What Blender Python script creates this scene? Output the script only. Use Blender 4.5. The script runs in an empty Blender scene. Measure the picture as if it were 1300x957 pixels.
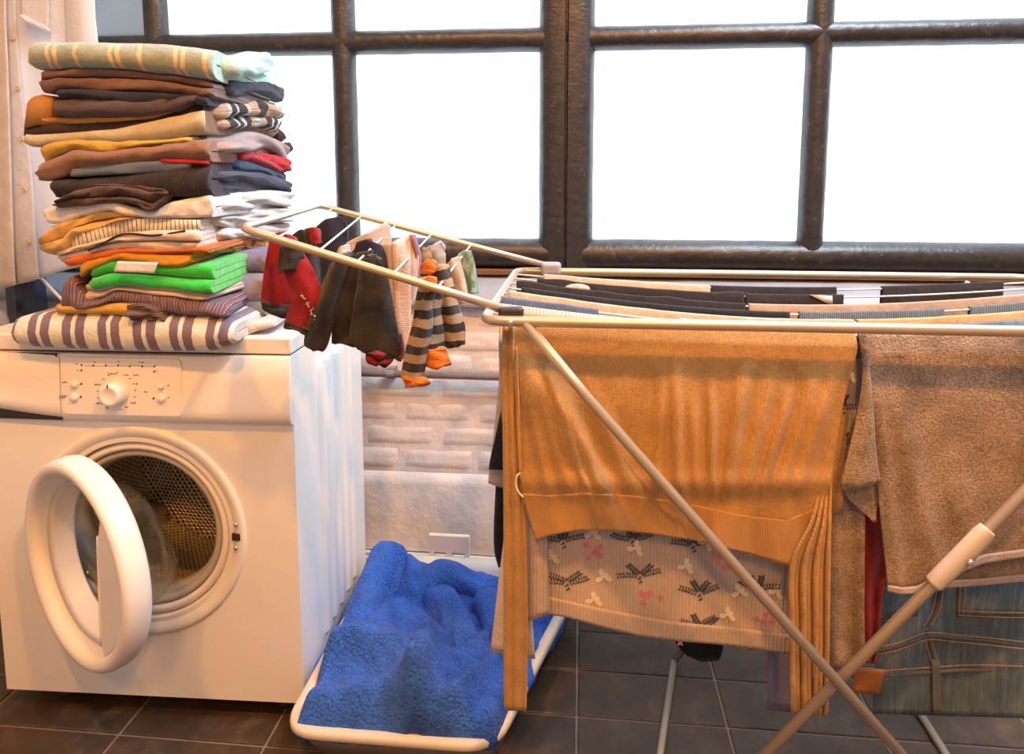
import bpy, bmesh, math, random
import numpy as np
from mathutils import Vector, noise as mn

# ------------------------------------------------------------------ camera, world, lights, exposure
S = bpy.context.scene
F, CX, CY, CAMH = 900.0, 650.0, 325.0, 1.18
PITCH, YAW = math.radians(6.67), math.radians(5.6)
cam = bpy.data.objects.new('camera', bpy.data.cameras.new('camera'))
S.collection.objects.link(cam)
cam.data.sensor_width = 36.0
cam.data.lens = 36.0 * F / 1300.0
cam.data.shift_y = -(478.5 - CY) / 1300.0
cam.data.clip_start = 0.02
cam.location = (0, 0, CAMH)
cam.rotation_euler = (math.pi / 2 - PITCH, 0, YAW)
S.camera = cam

world = bpy.data.worlds.new('overcast_sky')
S.world = world
world.use_nodes = True
bg = world.node_tree.nodes['Background']
bg.inputs['Color'].default_value = (0.90, 0.95, 1.0, 1)
bg.inputs['Strength'].default_value = 4.0

def area_light(name, loc, target, size, power, color):
    l = bpy.data.lights.new(name, 'AREA')
    l.shape = 'DISK'
    l.size = size
    l.energy = power
    l.color = color
    o = bpy.data.objects.new(name, l)
    S.collection.objects.link(o)
    o.location = loc
    o.rotation_euler = (Vector(target) - Vector(loc)).to_track_quat('-Z', 'Y').to_euler()
    return o

WARM = (1.0, 0.40, 0.06)
# added cool fill above the rack, out of frame, to strengthen the daylight
area_light('cool_top_fill', (1.05, 1.20, 3.25), (-.3, 1.6, .6), 1.4, 185, (.64, .82, 1.0))
area_light('ceiling_lamp_main', (-0.62, -0.15, 3.2), (-0.6, 1.3, 0.6), 0.12, 50, WARM)
area_light('ceiling_lamp_side', (0.80, -0.1, 3.2), (0.5, 1.3, 0.6), 0.12, 66, WARM)
area_light('warm_rear_fill', (0.15, -1.35, 2.7), (0.3, 1.3, 0.5), 0.30, 34, WARM)  # added warm fill from behind the camera, to brighten the fronts

vs = S.view_settings
vs.view_transform = 'Standard'
vs.look = 'None'
vs.exposure = 0.0
vs.gamma = 1.0
vs.use_curve_mapping = False
S.cycles.max_bounces = 8
S.cycles.sample_clamp_indirect = 4.0
S.cycles.caustics_reflective = False
S.cycles.caustics_refractive = False

# ------------------------------------------------------------------ helpers
_f0 = np.array([-math.sin(YAW), math.cos(YAW), 0.0])
_R = np.array([math.cos(YAW), math.sin(YAW), 0.0])
_Z = np.array([0, 0, 1.0])
_Fw = _f0 * math.cos(PITCH) - _Z * math.sin(PITCH)
_U = _f0 * math.sin(PITCH) + _Z * math.cos(PITCH)
_C = np.array([0, 0, CAMH])

def ray(px, py):
    return _Fw + _R * (px - CX) / F + _U * (CY - py) / F

def atY(px, py, Y):            # a measured point of the photograph set at its real depth Y
    d = ray(px, py)
    return _C + d * (Y / d[1])

def atZ(px, py, z):
    d = ray(px, py)
    return _C + d * ((z - CAMH) / d[2])

def lin(c):
    return tuple(((v / 255) / 12.92 if v <= 10 else (((v / 255) + 0.055) / 1.055) ** 2.4) for v in c)

LW = (0.86, 0.50, 0.22)        # warm light on the fronts: converts a colour seen under it to the thing's own colour
def warm(r, g, b):
    c = lin((r, g, b))
    return tuple(min(0.85, max(0.004, c[i] / LW[i])) for i in range(3))

def cool(r, g, b):
    return tuple(min(0.85, v / 0.8) for v in lin((r, g, b)))

class N:                        # small node builder
    def __init__(s, name):
        s.m = bpy.data.materials.new(name)
        s.m.use_nodes = True
        s.t = s.m.node_tree
        s.b = s.t.nodes['Principled BSDF']
        s.out = s.t.nodes['Material Output']
    def n(s, typ, **kw):
        nd = s.t.nodes.new(typ)
        for k, v in kw.items():
            setattr(nd, k, v)
        return nd
    def l(s, a, b):
        s.t.links.new(a, b)
    def val(s, sock, v):
        if isinstance(v, (int, float)):
            sock.default_value = v
        elif isinstance(v, tuple):
            sock.default_value = (*v, 1) if len(v) == 3 and sock.type == 'RGBA' else v
        else:
            s.l(v, sock)
    def coord(s, kind='Object'):
        return s.n('ShaderNodeTexCoord').outputs[kind]
    def math(s, op, a, b=0.0, c=None):
        m = s.n('ShaderNodeMath', operation=op)
        s.val(m.inputs[0], a); s.val(m.inputs[1], b)
        if c is not None: s.val(m.inputs[2], c)
        return m.outputs[0]
    def noise(s, scale, detail=3, rough=.55, vec=None):
        t = s.n('ShaderNodeTexNoise')
        t.inputs['Scale'].default_value = scale
        t.inputs['Detail'].default_value = detail
        t.inputs['Roughness'].default_value = rough
        s.l(vec if vec is not None else s.coord(), t.inputs['Vector'])
        return t.outputs['Fac']
    def ramp(s, fac, stops, interp='LINEAR'):
        r = s.n('ShaderNodeValToRGB')
        cr = r.color_ramp
        cr.interpolation = interp
        while len(cr.elements) > 1: cr.elements.remove(cr.elements[-1])
        cr.elements[0].position = stops[0][0]; cr.elements[0].color = (*stops[0][1], 1)
        for p, c in stops[1:]:
            e = cr.elements.new(p); e.color = (*c, 1)
        s.val(r.inputs['Fac'], fac)
        return r.outputs['Color']
    def mix(s, fac, a, b, mode='MIX'):
        m = s.n('ShaderNodeMix', data_type='RGBA', blend_type=mode)
        s.val(m.inputs[0], fac); s.val(m.inputs[6], a); s.val(m.inputs[7], b)
        return m.outputs[2]
    def bump(s, h, strength=.3, dist=.002, prev=None):
        b = s.n('ShaderNodeBump')
        b.inputs['Strength'].default_value = strength
        b.inputs['Distance'].default_value = dist
        s.val(b.inputs['Height'], h)
        if prev is not None: s.l(prev, b.inputs['Normal'])
        return b.outputs['Normal']
    def uv(s):
        sp = s.n('ShaderNodeSeparateXYZ')
        s.l(s.coord('UV'), sp.inputs[0])
        return sp.outputs[0], sp.outputs[1]
    def end(s, color, rough=.8, metal=0, normal=None, **kw):
        s.val(s.b.inputs['Base Color'], color)
        s.val(s.b.inputs['Roughness'], rough)
        s.val(s.b.inputs['Metallic'], metal)
        if normal is not None: s.l(normal, s.b.inputs['Normal'])
        for k, v in kw.items(): s.val(s.b.inputs[k.replace('_', ' ')], v)
        return s.m

def solid(name, c, rough=.5, metal=0, var=.06, scale=30, bump=0.0, bscale=200, **kw):
    g = N(name)
    col = g.mix(g.math('MULTIPLY', g.noise(scale), 1.0), tuple(v * (1 - var * 2) for v in c), tuple(min(1, v * (1 + var * 2)) for v in c))
    nm = g.bump(g.noise(bscale, 4), bump, .002) if bump else None
    return g.end(col, rough, metal, nm, **kw)

def fabric(name, c, var=.10, weave=900, bump=.35, fuzz=0.0, pattern=None, rib=None, knit=None, wrinkle=1.1, speck=420, bd=.0015):
    """cloth: own colour (or a stripe pattern over UV metres), weave relief, soft wrinkles"""
    g = N(name)
    u, v = g.uv()
    if pattern:
        axis, period, stops = pattern[:3]
        off = pattern[3] if len(pattern) > 3 else 0.0
        src = u if axis == 'u' else v
        if len(pattern) > 4:
            src = g.math('ADD', src, g.math('MULTIPLY', g.math('SUBTRACT', g.noise(pattern[4]), .5), pattern[5]))
        f = g.math('FRACT', g.math('ADD', g.math('DIVIDE', src, period), off))
        col = g.ramp(f, stops, 'CONSTANT')
    else:
        col = g.mix(0.0, tuple(c), tuple(c))
    n1 = g.noise(18, 4)
    n2 = g.noise(speck, 2)
    col = g.mix(1.0, col, g.ramp(n1, [(.25, (1 - var * 2.2,) * 3), (.75, (1, 1, 1))]), 'MULTIPLY')
    col = g.mix(1.0, col, g.ramp(n2, [(.3, (1 - var * 2.0,) * 3), (.7, (1, 1, 1))]), 'MULTIPLY')
    h = g.noise(weave, 2)
    nm = g.bump(h, bump, bd)
    if wrinkle:
        nm = g.bump(g.noise(34, 4, .55), min(1, wrinkle * .5), .009, nm)
    if rib:
        axis, per, st = rib
        w = g.math('SINE', g.math('MULTIPLY', u if axis == 'u' else v, 2 * math.pi / per))
        nm = g.bump(w, st, per * .35, nm)
        col = g.mix(1.0, col, g.ramp(g.math('MULTIPLY_ADD', w, .5, .5), [(.0, (1 - .35 * st,) * 3), (.55, (1, 1, 1))]), 'MULTIPLY')  # shade in the grooves between ribs is put into the colour
    if knit:
        per, st = knit
        w1 = g.math('SINE', g.math('MULTIPLY', u, 2 * math.pi / per))
        w2 = g.math('SINE', g.math('ADD', g.math('MULTIPLY', v, 2 * math.pi / per), g.math('MULTIPLY', g.math('ABSOLUTE', w1), 1.6)))
        nm = g.bump(g.math('ADD', w2, g.math('MULTIPLY', w1, .6)), st, per * .4, nm)
        col = g.mix(1.0, col, g.ramp(g.math('MULTIPLY_ADD', w2, .5, .5), [(.0, (.52, .50, .48)), (.5, (1, 1, 1))]), 'MULTIPLY')  # darkens the colour between stitches, as painted crease shade
    m = g.end(col, .92, 0, nm)
    g.b.inputs['Sheen Weight'].default_value = .12 + fuzz
    g.b.inputs['Sheen Roughness'].default_value = .5
    g.b.inputs['Specular IOR Level'].default_value = .2
    return m

def mk(name, verts, faces, mat, parent=None, smooth=True, uvs=None, label=None, cat=None, group=None, kind=None, mods=()):
    """ONE mesh object from world-space vertices; origin at its base (or centre for a part)"""
    V = np.asarray(verts, float).reshape(-1, 3)
    lo, hi = V.min(0), V.max(0)
    o0 = (lo + hi) / 2
    if parent is None: o0[2] = lo[2]
    me = bpy.data.meshes.new(name)
    me.from_pydata((V - o0).tolist(), [], [tuple(int(i) for i in f) for f in faces])
    if uvs is not None:
        ul = me.uv_layers.new(name='UVMap')
        U_ = np.asarray(uvs, float)
        idx = np.zeros(len(me.loops), int); me.loops.foreach_get('vertex_index', idx)
        ul.data.foreach_set('uv', U_[idx].reshape(-1))
    if smooth: me.polygons.foreach_set('use_smooth', [True] * len(me.polygons))
    for m in (mat if isinstance(mat, (list, tuple)) else [mat]): me.materials.append(m)
    bm = bmesh.new(); bm.from_mesh(me)
    bmesh.ops.recalc_face_normals(bm, faces=bm.faces)
    bm.to_mesh(me); bm.free()
    o = bpy.data.objects.new(name, me)
    S.collection.objects.link(o)
    if parent is not None:
        o.parent = parent
        o.location = o0 - WL[parent]
    else:
        o.location = o0
    WL[o] = o0
    for t, kw in mods:
        md = o.modifiers.new(t.lower(), t)
        for k, v in kw.items(): setattr(md, k, v)
    tag(o, label, cat, group, kind)
    return o
WL = {}
def tag(o, label=None, cat=None, group=None, kind=None):
    if label: o['label'] = label
    if cat: o['category'] = cat
    if group: o['group'] = group
    if kind: o['kind'] = kind
def empty(name, loc, label=None, cat=None, group=None, kind=None):
    o = bpy.data.objects.new(name, None)
    o.empty_display_size = .05
    S.collection.objects.link(o)
    o.location = loc
    WL[o] = np.array(loc, float)
    tag(o, label, cat, group, kind)
    return o

class MB:                       # collects simple shapes into one mesh
    def __init__(s): s.v = []; s.f = []
    def add(s, v, f):
        k = len(s.v); s.v += [tuple(p) for p in v]; s.f += [tuple(i + k for i in q) for q in f]; return s
    def box(s, lo, hi, T=None):
        (x0, y0, z0), (x1, y1, z1) = lo, hi
        v = [(x0,y0,z0),(x1,y0,z0),(x1,y1,z0),(x0,y1,z0),(x0,y0,z1),(x1,y0,z1),(x1,y1,z1),(x0,y1,z1)]
        if T: v = [T(*p) for p in v]
        return s.add(v, [(0,3,2,1),(4,5,6,7),(0,1,5,4),(1,2,6,5),(2,3,7,6),(3,0,4,7)])
    def tube(s, pts, r, n=12, cap=True, sm=0, ry=None):
        P = [Vector(p) for p in pts]
        if sm: P = [Vector(p) for p in catmull(P, sm)]
        rr = r if callable(r) else (lambda t: r)
        k0 = len(s.v)
        t0 = (P[1] - P[0]).normalized()
        up = Vector((0, 0, 1)) if abs(t0.z) < .9 else Vector((0, 1, 0))
        a = t0.cross(up).normalized()
        for i, p in enumerate(P):
            t = (P[min(i + 1, len(P) - 1)] - P[max(i - 1, 0)]).normalized()
            a = (a - t * a.dot(t)).normalized(); b = t.cross(a)
            q = rr(i / (len(P) - 1))
            q2 = q if ry is None else q * ry
            for j in range(n):
                th = 2 * math.pi * j / n
                s.v.append(tuple(p + a * (q * math.cos(th)) + b * (q2 * math.sin(th))))
        for i in range(len(P) - 1):
            for j in range(n):
                s.f.append((k0+i*n+j, k0+i*n+(j+1)%n, k0+(i+1)*n+(j+1)%n, k0+(i+1)*n+j))
        if cap:
            s.f.append(tuple(k0 + j for j in range(n))[::-1])
            m = k0 + (len(P) - 1) * n
            s.f.append(tuple(m + j for j in range(n)))
        return s
    def lathe(s, prof, T, n=48, cap0=False, cap1=False, close=False):
        k0 = len(s.v)
        for r, b in prof:
            for j in range(n):
                th = 2 * math.pi * j / n
                s.v.append(tuple(T(r * math.cos(th), b, r * math.sin(th))))
        m = len(prof)
        for i in range(m if close else m - 1):
            i2 = (i + 1) % m
            for j in range(n):
                s.f.append((k0+i*n+j, k0+i*n+(j+1)%n, k0+i2*n+(j+1)%n, k0+i2*n+j))
        if cap0: s.f.append(tuple(k0 + j for j in range(n)))
        if cap1: s.f.append(tuple(k0 + (m-1)*n + j for j in range(n)))
        return s
    def mk(s, name, mat, parent=None, **kw): return mk(name, s.v, s.f, mat, parent, **kw)

def catmull(P, k):
    out = []
    n = len(P)
    for i in range(n - 1):
        p0, p1, p2, p3 = P[max(i-1, 0)], P[i], P[i+1], P[min(i+2, n-1)]
        for j in range(k):
            t = j / k
            out.append(.5 * ((2*p1) + (p2-p0)*t + (2*p0-5*p1+4*p2-p3)*t*t + (3*p1-p0-3*p2+p3)*t*t*t))
    out.append(P[-1])
    return out

def bev(w=.004, seg=2): return ('BEVEL', dict(width=w, segments=seg, limit_method='ANGLE'))
def nz(x, y, z): return mn.noise(Vector((x, y, z)))

# ------------------------------------------------------------------ materials of the room
def wall_mat():
    g = N('white_painted_masonry')
    c = g.mix(g.noise(6, 4), lin((205, 196, 190)), lin((235, 230, 226)))
    nm = g.bump(g.noise(35, 5, .6), .5, .006)
    nm = g.bump(g.noise(220, 3), .2, .001, nm)
    return g.end(c, .55, 0, nm)
M_wall = wall_mat()
M_plain = solid('plain_plaster', (.42, .42, .42), .8, var=.03, scale=5)
M_ceil = solid('ceiling_paint', (.5, .5, .5), .8, var=.03, scale=5)
M_board = solid('baseboard_paint', (.62, .58, .52), .45, var=.05)
def tile_mat():
    g = N('dark_slate_tile')
    c = g.ramp(g.noise(14, 6, .65), [(.3, (.032, .021, .013)), (.55, (.058, .038, .024)), (.8, (.13, .085, .052))])
    return g.end(c, .42, 0, g.bump(g.noise(40, 5), .4, .003))
M_tile = tile_mat()
M_grout = solid('grout', (.20, .15, .11), .9, var=.15, bump=.4)
def iron_mat():
    g = N('black_painted_steel')
    w = g.noise(55, 6, .7)
    c = g.ramp(w, [(.3, (.012, .011, .011)), (.62, (.030, .026, .024)), (.69, (.10, .065, .04)), (.8, (.16, .11, .07))])
    nm = g.bump(g.noise(28, 4, .6), .55, .006)
    nm = g.bump(g.noise(160, 3), .25, .0012, nm)
    return g.end(c, .38, 0, nm)
M_iron = iron_mat()
def pane_mat():
    g = N('frosted_glass')
    d = g.n('ShaderNodeBsdfTranslucent')
    col = g.mix(g.ramp(g.noise(3.5, 3), [(.35, (0, 0, 0)), (.75, (1, 1, 1))]), (.93, .95, .97), (.80, .85, .90))
    g.l(col, d.inputs['Color'])
    gl = g.n('ShaderNodeBsdfGlossy'); gl.inputs['Roughness'].default_value = .35
    gl.inputs['Color'].default_value = (.8, .8, .8, 1)
    mx = g.n('ShaderNodeMixShader'); mx.inputs[0].default_value = .05
    g.l(d.outputs[0], mx.inputs[1]); g.l(gl.outputs[0], mx.inputs[2])
    g.l(mx.outputs[0], g.out.inputs['Surface'])
    return g.m
M_pane = pane_mat()

# ------------------------------------------------------------------ the room
XL, XR, YB, YW, ZC = -2.0, 2.5, -1.7, 1.98, 3.40
PT = .02                                            # tile height over the bed
fl = MB().box((XL, YB, -.06), (XR, YW + .05, -.004)).mk('floor', M_grout, smooth=False, kind='structure', label='dark rectangular tiled floor with pale grout joints')
random.seed(3)
tw, td, gap = .322, .145, .006
tile_me = {}
for k in range(4):
    m = MB().box((-tw/2 + gap/2, -td/2 + gap/2, -.006), (tw/2 - gap/2, td/2 - gap/2, 0))
    tile_me[k] = m
protos = []
ix = 0
for i in range(-6, 8):
    for j in range(-8, 4):
        cx, cy = .002 + tw * (i + .5), 1.722 + td * (j + .5)
        if cy + td/2 > YW or cx - tw/2 < XL or cx + tw/2 > XR: continue
        k = (i * 7 + j * 3) % 4
        if len(protos) <= k or protos[k] is None:
            while len(protos) <= k: protos.append(None)
            o = MB().box((cx-tw/2+gap/2, cy-td/2+gap/2, -.006), (cx+tw/2-gap/2, cy+td/2-gap/2, 0)).mk('tile', M_tile, fl, smooth=False, mods=[bev(.002, 1)])
            protos[k] = o
        else:
            o = protos[k].copy(); S.collection.objects.link(o)
            o.parent = fl
            o.location = np.array([cx, cy, -.003]) - WL[fl]
        o.rotation_euler = (random.uniform(-.004, .004), random.uniform(-.004, .004), 0)

MB().box((XL, YB, ZC), (XR, 2.3, ZC + .05)).mk('ceiling', M_ceil, smooth=False, kind='structure', label='plain ceiling')
MB().box((XL - .1, YB, 0), (XL, 2.3, ZC)).mk('wall_left', M_plain, smooth=False, kind='structure', label='plain left wall')
MB().box((XR, YB, 0), (XR + .1, 2.3, ZC)).mk('wall_right', M_plain, smooth=False, kind='structure', label='plain right wall')
MB().box((XL, YB - .1, 0), (XR, YB, ZC)).mk('wall_front', M_plain, smooth=False, kind='structure', label='plain wall behind the viewer')

# back wall below the window: core, lower render, brickwork
wb = MB()
wb.box((XL, YW + .012, 0), (XR, YW + .30, .80))
wb.box((XL, YW + .02, ZC - .12), (XR, YW + .30, ZC))
wb.box((XL, YW + .02, .80), (-1.88, YW + .30, ZC - .12))
wb.box((2.02, YW + .02, .80), (XR, YW + .30, ZC - .12))
wall = wb.mk('wall_back', M_wall, smooth=False, kind='structure', label='white painted brick wall below the black window')
# smooth rendered lower band with a wavy face
v, f = [], []
nx, nzz = 60, 14
for j in range(nzz + 1):
    for i in range(nx + 1):
        x = XL + (XR - XL) * i / nx; z = .05 + .245 * j / nzz
        y = YW - .004 + .006 * nz(x * 5, z * 6, 1) + (.012 if j == nzz else 0)
        v.append((x, y, z))
for j in range(nzz):
    for i in range(nx):
        a = j * (nx + 1) + i; f.append((a, a + 1, a + nx + 2, a + nx + 1))
mk('rendered_band', v, f, M_wall, wall)
# bricks
random.seed(5)
bp = []
bh, bw, bj = .0715, .225, .0035
for r in range(7):
    z0 = .30 + r * (bh + .0005)
    nb = 0
    for i in range(11):
        x0 = -.98 + i * bw + (bw / 2 if r % 2 else 0)
        if x0 > 1.25: continue
        k = random.randrange(5)
        c = np.array([x0 + bw/2, YW + .012, z0 + bh/2])
        while len(bp) <= k: bp.append(None)
        if bp[k] is None:
            vv, ff = [], []
            na, nb_ = 10, 5
            rr_ = random.random() * 50
            for fz in range(nb_ + 1):
                for fx in range(na + 1):
                    a = fx / na; b = fz / nb_
                    e = min(min(a, 1 - a) * bw / .022, min(b, 1 - b) * bh / .0145, 1)
                    yy = -.0075 * (e ** .35) - .004 * nz(a * 4 + rr_, b * 2, 3) * e
                    vv.append(c + np.array([(a - .5) * (bw - bj), yy + .004, (b - .5) * (bh - bj)]))
            for fz in range(nb_):
                for fx in range(na):
                    q = fz * (na + 1) + fx; ff.append((q, q + 1, q + na + 2, q + na + 1))
            o = mk('brick', vv, ff, M_wall, wall)
            bp[k] = o
            o['c'] = list(WL[o] - c)
        else:
            o = bp[k].copy(); S.collection.objects.link(o); o.parent = wall
            o.location = c + np.array(bp[k]['c']) - WL[wall] + np.array([0, random.uniform(-.002, .002), random.uniform(-.0015, .0015)])
        o.rotation_euler = (0, random.uniform(-.006, .006), random.uniform(-.012, .012))
for o in bp:
    if o and 'c' in o: pass
for o in S.objects:
    if 'c' in o: del o['c']
# baseboard
MB().box((XL, YW - .022, 0), (XR, YW, .035)).box((XL, YW - .014, .035), (XR, YW, .047)).mk('baseboard_back', M_board, smooth=False, kind='structure', label='cream baseboard along the white brick wall', mods=[bev(.003)])
# sloping rounded ledge below the window
prof = [(YW + .14, .80), (YW + .14, .888), (YW + .085, .884), (YW + .05, .870), (YW + .01, .846), (YW - .012, .825), (YW - .018, .806), (YW - .012, .795), (YW + .02, .79)]
v, f = [], []
nx = 80
for i in range(nx + 1):
    x = XL + (XR - XL) * i / nx
    for (y, z) in prof: v.append((x, y + .004 * nz(x * 6, z * 9, 2), z + .004 * nz(x * 7, y * 9, 5)))
m = len(prof)
for i in range(nx):
    for j in range(m): f.append((i*m+j, i*m+(j+1) % m, (i+1)*m+(j+1) % m, (i+1)*m+j))
mk('trim_1', v, f, solid('ledge_paint', lin((140, 143, 150)), .4, var=.12, scale=12, bump=.4, bscale=60), kind='structure', label='pale rounded ledge under the black window frame')
MB().box((XL, YW + .055, .884), (XR, YW + .14, .902)).mk('trim_2', solid('brown_wood_strip', (.16, .075, .035), .45, var=.2, scale=20), smooth=False, kind='structure', label='brown strip between window frame and ledge', mods=[bev(.003)])

# windows: steel frames, thick paint, frosted panes
YF = 2.05
def bar(win, name, p, q, hw, dep=.026):
    p = Vector(p); q = Vector(q)
    n = max(6, int((q - p).length / .03))
    vert = abs(q.z - p.z) > abs(q.x - p.x)
    v, f = [], []
    sec = [(-1, 1.2), (-1, .55), (-.93, .05), (-.72, -.42), (-.4, -.72), (0, -.82), (.4, -.72), (.72, -.42), (.93, .05), (1, .55), (1, 1.2)]
    for i in range(n + 1):
        c = p.lerp(q, i / n)
        for (a, b) in sec:
            w = hw * (1 + .05 * nz(c.x * 14, c.z * 14, a * 3))
            d = b * dep * (1 + .08 * nz(c.x * 11 + 5, c.z * 11, a))
            v.append((c.x + a * w, YF + d, c.z) if vert else (c.x, YF + d, c.z + a * w))
    m = len(sec)
    for i in range(n):
        for j in range(m):
            f.append((i*m+j, i*m+(j+1) % m, (i+1)*m+(j+1) % m, (i+1)*m+j))
    f.append(tuple(range(m))); f.append(tuple(n*m + j for j in range(m)))
    return mk(name, v, f, M_iron, win)
ZB0, ZT = .945, 3.22
zbars = [1.556, 2.13, 2.70]
def window(name, xs, x0, x1, lab):
    w = empty(name, ((x0 + x1) / 2, YF, .90), label=lab, kind='structure')
    edges = [x0] + xs + [x1]
    for x in xs: bar(w, 'glazing_bar', (x, 0, ZB0 - .03), (x, 0, ZT), .034)
    for z in zbars: bar(w, 'glazing_bar', (x0, 0, z), (x1, 0, z), .033)
    bar(w, 'bottom_rail', (x0, 0, ZB0), (x1, 0, ZB0), .043, .032)
    bar(w, 'top_rail', (x0, 0, ZT), (x1, 0, ZT), .06, .032)
    # flat stiles: a boxy bar with rounded outer edge
    for x, s in ((x0, 1), (x1, -1)):
        xa, xb = x + s * .002, x + s * .078
        v, f = [], []
        n = 50
        sec = [(0, .03), (0, -.022), (.04, -.027), (.55, -.027), (.8, -.02), (.95, -.002), (1, .03)]
        for i in range(n + 1):
            z = .905 + (ZT - .905) * i / n
            for a, b in sec:
                v.append((xa + (xb - xa) * a + .0015 * nz(z * 9, a * 3, x), YF + b + .0012 * nz(z * 13, a * 4, x), z))
        mm = len(sec)
        for i in range(n):
            for j in range(mm): f.append((i*mm+j, i*mm+(j+1) % mm, (i+1)*mm+(j+1) % mm, (i+1)*mm+j))
        f.append(tuple(range(mm))); f.append(tuple(n*mm + j for j in range(mm)))
        o = mk('stile', v, f, M_iron, w)
        o.modifiers.new('e', 'EDGE_SPLIT').split_angle = math.radians(50)
    zz = [ZB0] + zbars + [ZT]
    for a, b in zip(edges[:-1], edges[1:]):
        for c, d in zip(zz[:-1], zz[1:]):
            MB().box((a + .005, YF + .022, c + .005), (b - .005, YF + .026, d - .005)).mk('pane', M_pane, w, smooth=False)
    return w
window('window_1', [-1.267, -.695], -1.86, -.046, 'left black steel window with frosted panes')
window('window_2', [.642, 1.316], -.046, 2.0, 'right black steel window with frosted panes')

MB().box((-.052, YF - .018, .90), (-.040, YF + .03, 3.22)).mk('meeting_strip', M_iron, [o for o in S.objects if o.name == 'window_1'][0], smooth=False)
gm = M_pane.copy(); gm.name = 'grey_frosted_glass'
for nd in gm.node_tree.nodes:
    if nd.bl_idname == 'ShaderNodeMix': nd.inputs[6].default_value = (.34, .345, .35, 1); nd.inputs[7].default_value = (.30, .305, .31, 1)
for o in S.objects:
    if o.name.startswith('pane') and o.parent and o.parent.name == 'window_1':
        c = o.location + o.parent.location
        if c.x < -1.3 and 1.6 < c.z < 2.1: o.data.materials[0] = gm; o['label'] = 'dull grey pane'
# conduit along the wall
cp = empty('conduit_pipe', (0, YW - .03, .596), label='thin grey conduit pipe clipped along the white brick wall', cat='pipe')
M_pipe = solid('grey_pipe_paint', lin((120, 112, 110)), .5, var=.15, bump=.3, bscale=80)
MB().tube([(-1.6, YW - .024, .603), (2.2, YW - .024, .603)], .0105, 14).mk('pipe', M_pipe, cp)
for x in (-.545, .1, .9):
    MB().tube([(x - .012, YW - .024, .603), (x + .012, YW - .024, .603)], .0125, 14).box((x - .011, YW - .024, .588), (x + .011, YW + .012, .618)).mk('pipe_clip', M_pipe, cp, smooth=False)

# ------------------------------------------------------------------ washing machine
AM = math.radians(1.9)
MO = np.array([-.583, 1.343, 0]); MX = np.array([math.cos(AM), math.sin(AM), 0]); MY = np.array([-math.sin(AM), math.cos(AM), 0])
def ML(a, b, z): return MO + MX * a + MY * b + _Z * z
def MP(px, py, b=0.0):          # photograph point on the machine's front plane -> (a, z)
    d = ray(px, py); n = MY
    t = ((MO + MY * b - _C) @ n) / (d @ n)
    p = _C + d * t
    return float((p - MO) @ MX), float(p[2])
M_white = solid('white_enamel', (.82, .80, .76), .28, var=.01, scale=8)
M_plast = solid('white_plastic', (.80, .77, .72), .38, var=.01, scale=8)
M_dark = solid('dark_print', (.03, .025, .022), .5)
M_rubber = solid('grey_rubber', (.42, .40, .36), .5, var=.05)
M_chrome = solid('bright_screw', (.75, .72, .68), .25, 1)
def drum_mat():
    g = N('perforated_steel')
    u, v = g.uv()
    per = .0105
    row = g.math('FLOOR', g.math('DIVIDE', v, per * .87))
    sh = g.math('MULTIPLY', g.math('MODULO', row, 2.0), .5)
    fx = g.math('SUBTRACT', g.math('FRACT', g.math('ADD', g.math('DIVIDE', u, per), sh)), .5)
    fy = g.math('MULTIPLY', g.math('SUBTRACT', g.math('FRACT', g.math('DIVIDE', v, per * .87)), .5), .87)
    d = g.math('SQRT', g.math('ADD', g.math('MULTIPLY', fx, fx), g.math('MULTIPLY', fy, fy)))
    hole = g.ramp(d, [(.20, (0, 0, 0)), (.27, (1, 1, 1))])
    col = g.mix(hole, (.16, .11, .06), (.92, .80, .60))
    h = g.ramp(d, [(.18, (0, 0, 0)), (.45, (1, 1, 1))])
    nm = g.bump(h, .7, .004)
    return g.end(col, .34, .72, nm)
M_drum = drum_mat()
M_steel = solid('polished_steel', (.62, .57, .50), .22, 1, var=.03)
def glass_mat():
    g = N('clear_door_glass')
    gl = g.n('ShaderNodeBsdfGlass'); gl.inputs['IOR'].default_value = 1.25; gl.inputs['Roughness'].default_value = .01
    gl.inputs['Color'].default_value = (.95, .96, .95, 1)
    tr = g.n('ShaderNodeBsdfTransparent'); tr.inputs['Color'].default_value = (.90, .91, .90, 1)
    mx = g.n('ShaderNodeMixShader'); mx.inputs[0].default_value = .72
    g.l(gl.outputs[0], mx.inputs[1]); g.l(tr.outputs[0], mx.inputs[2]); g.l(mx.outputs[0], g.out.inputs['Surface'])
    return g.m
M_glass = glass_mat()

wm = empty('washing_machine', ML(-.315, .25, 0), label='white front-loading washing machine with its round door open under the pile of clothes', cat='washing machine')
AW = -.672
PC = (-.343, .425)
ZT_, ZB_ = .812, .045
# cabinet: front panel with a round opening, sides, back, top
nh = 96
v, f = [], []
R0 = .196
FB = .012
def rectpt(th):
    c, s = math.cos(th), math.sin(th)
    t = 1e9
    if c > 1e-9: t = min(t, (0 - PC[0]) / c)
    if c < -1e-9: t = min(t, (AW - PC[0]) / c)
    if s > 1e-9: t = min(t, (.70 - PC[1]) / s)
    if s < -1e-9: t = min(t, (ZB_ - PC[1]) / s)
    return PC[0] + t * c, PC[1] + t * s
angs = sorted([2 * math.pi * i / nh for i in range(nh)] + [math.atan2(zz - PC[1], aa - PC[0]) % (2 * math.pi) for aa in (0, AW) for zz in (.70, ZB_)])
na = len(angs)
for th in angs:
    v.append(tuple(ML(PC[0] + R0 * math.cos(th), FB + .03, PC[1] + R0 * math.sin(th))))
for th in angs:
    v.append(tuple(ML(PC[0] + R0 * math.cos(th), FB, PC[1] + R0 * math.sin(th))))
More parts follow.
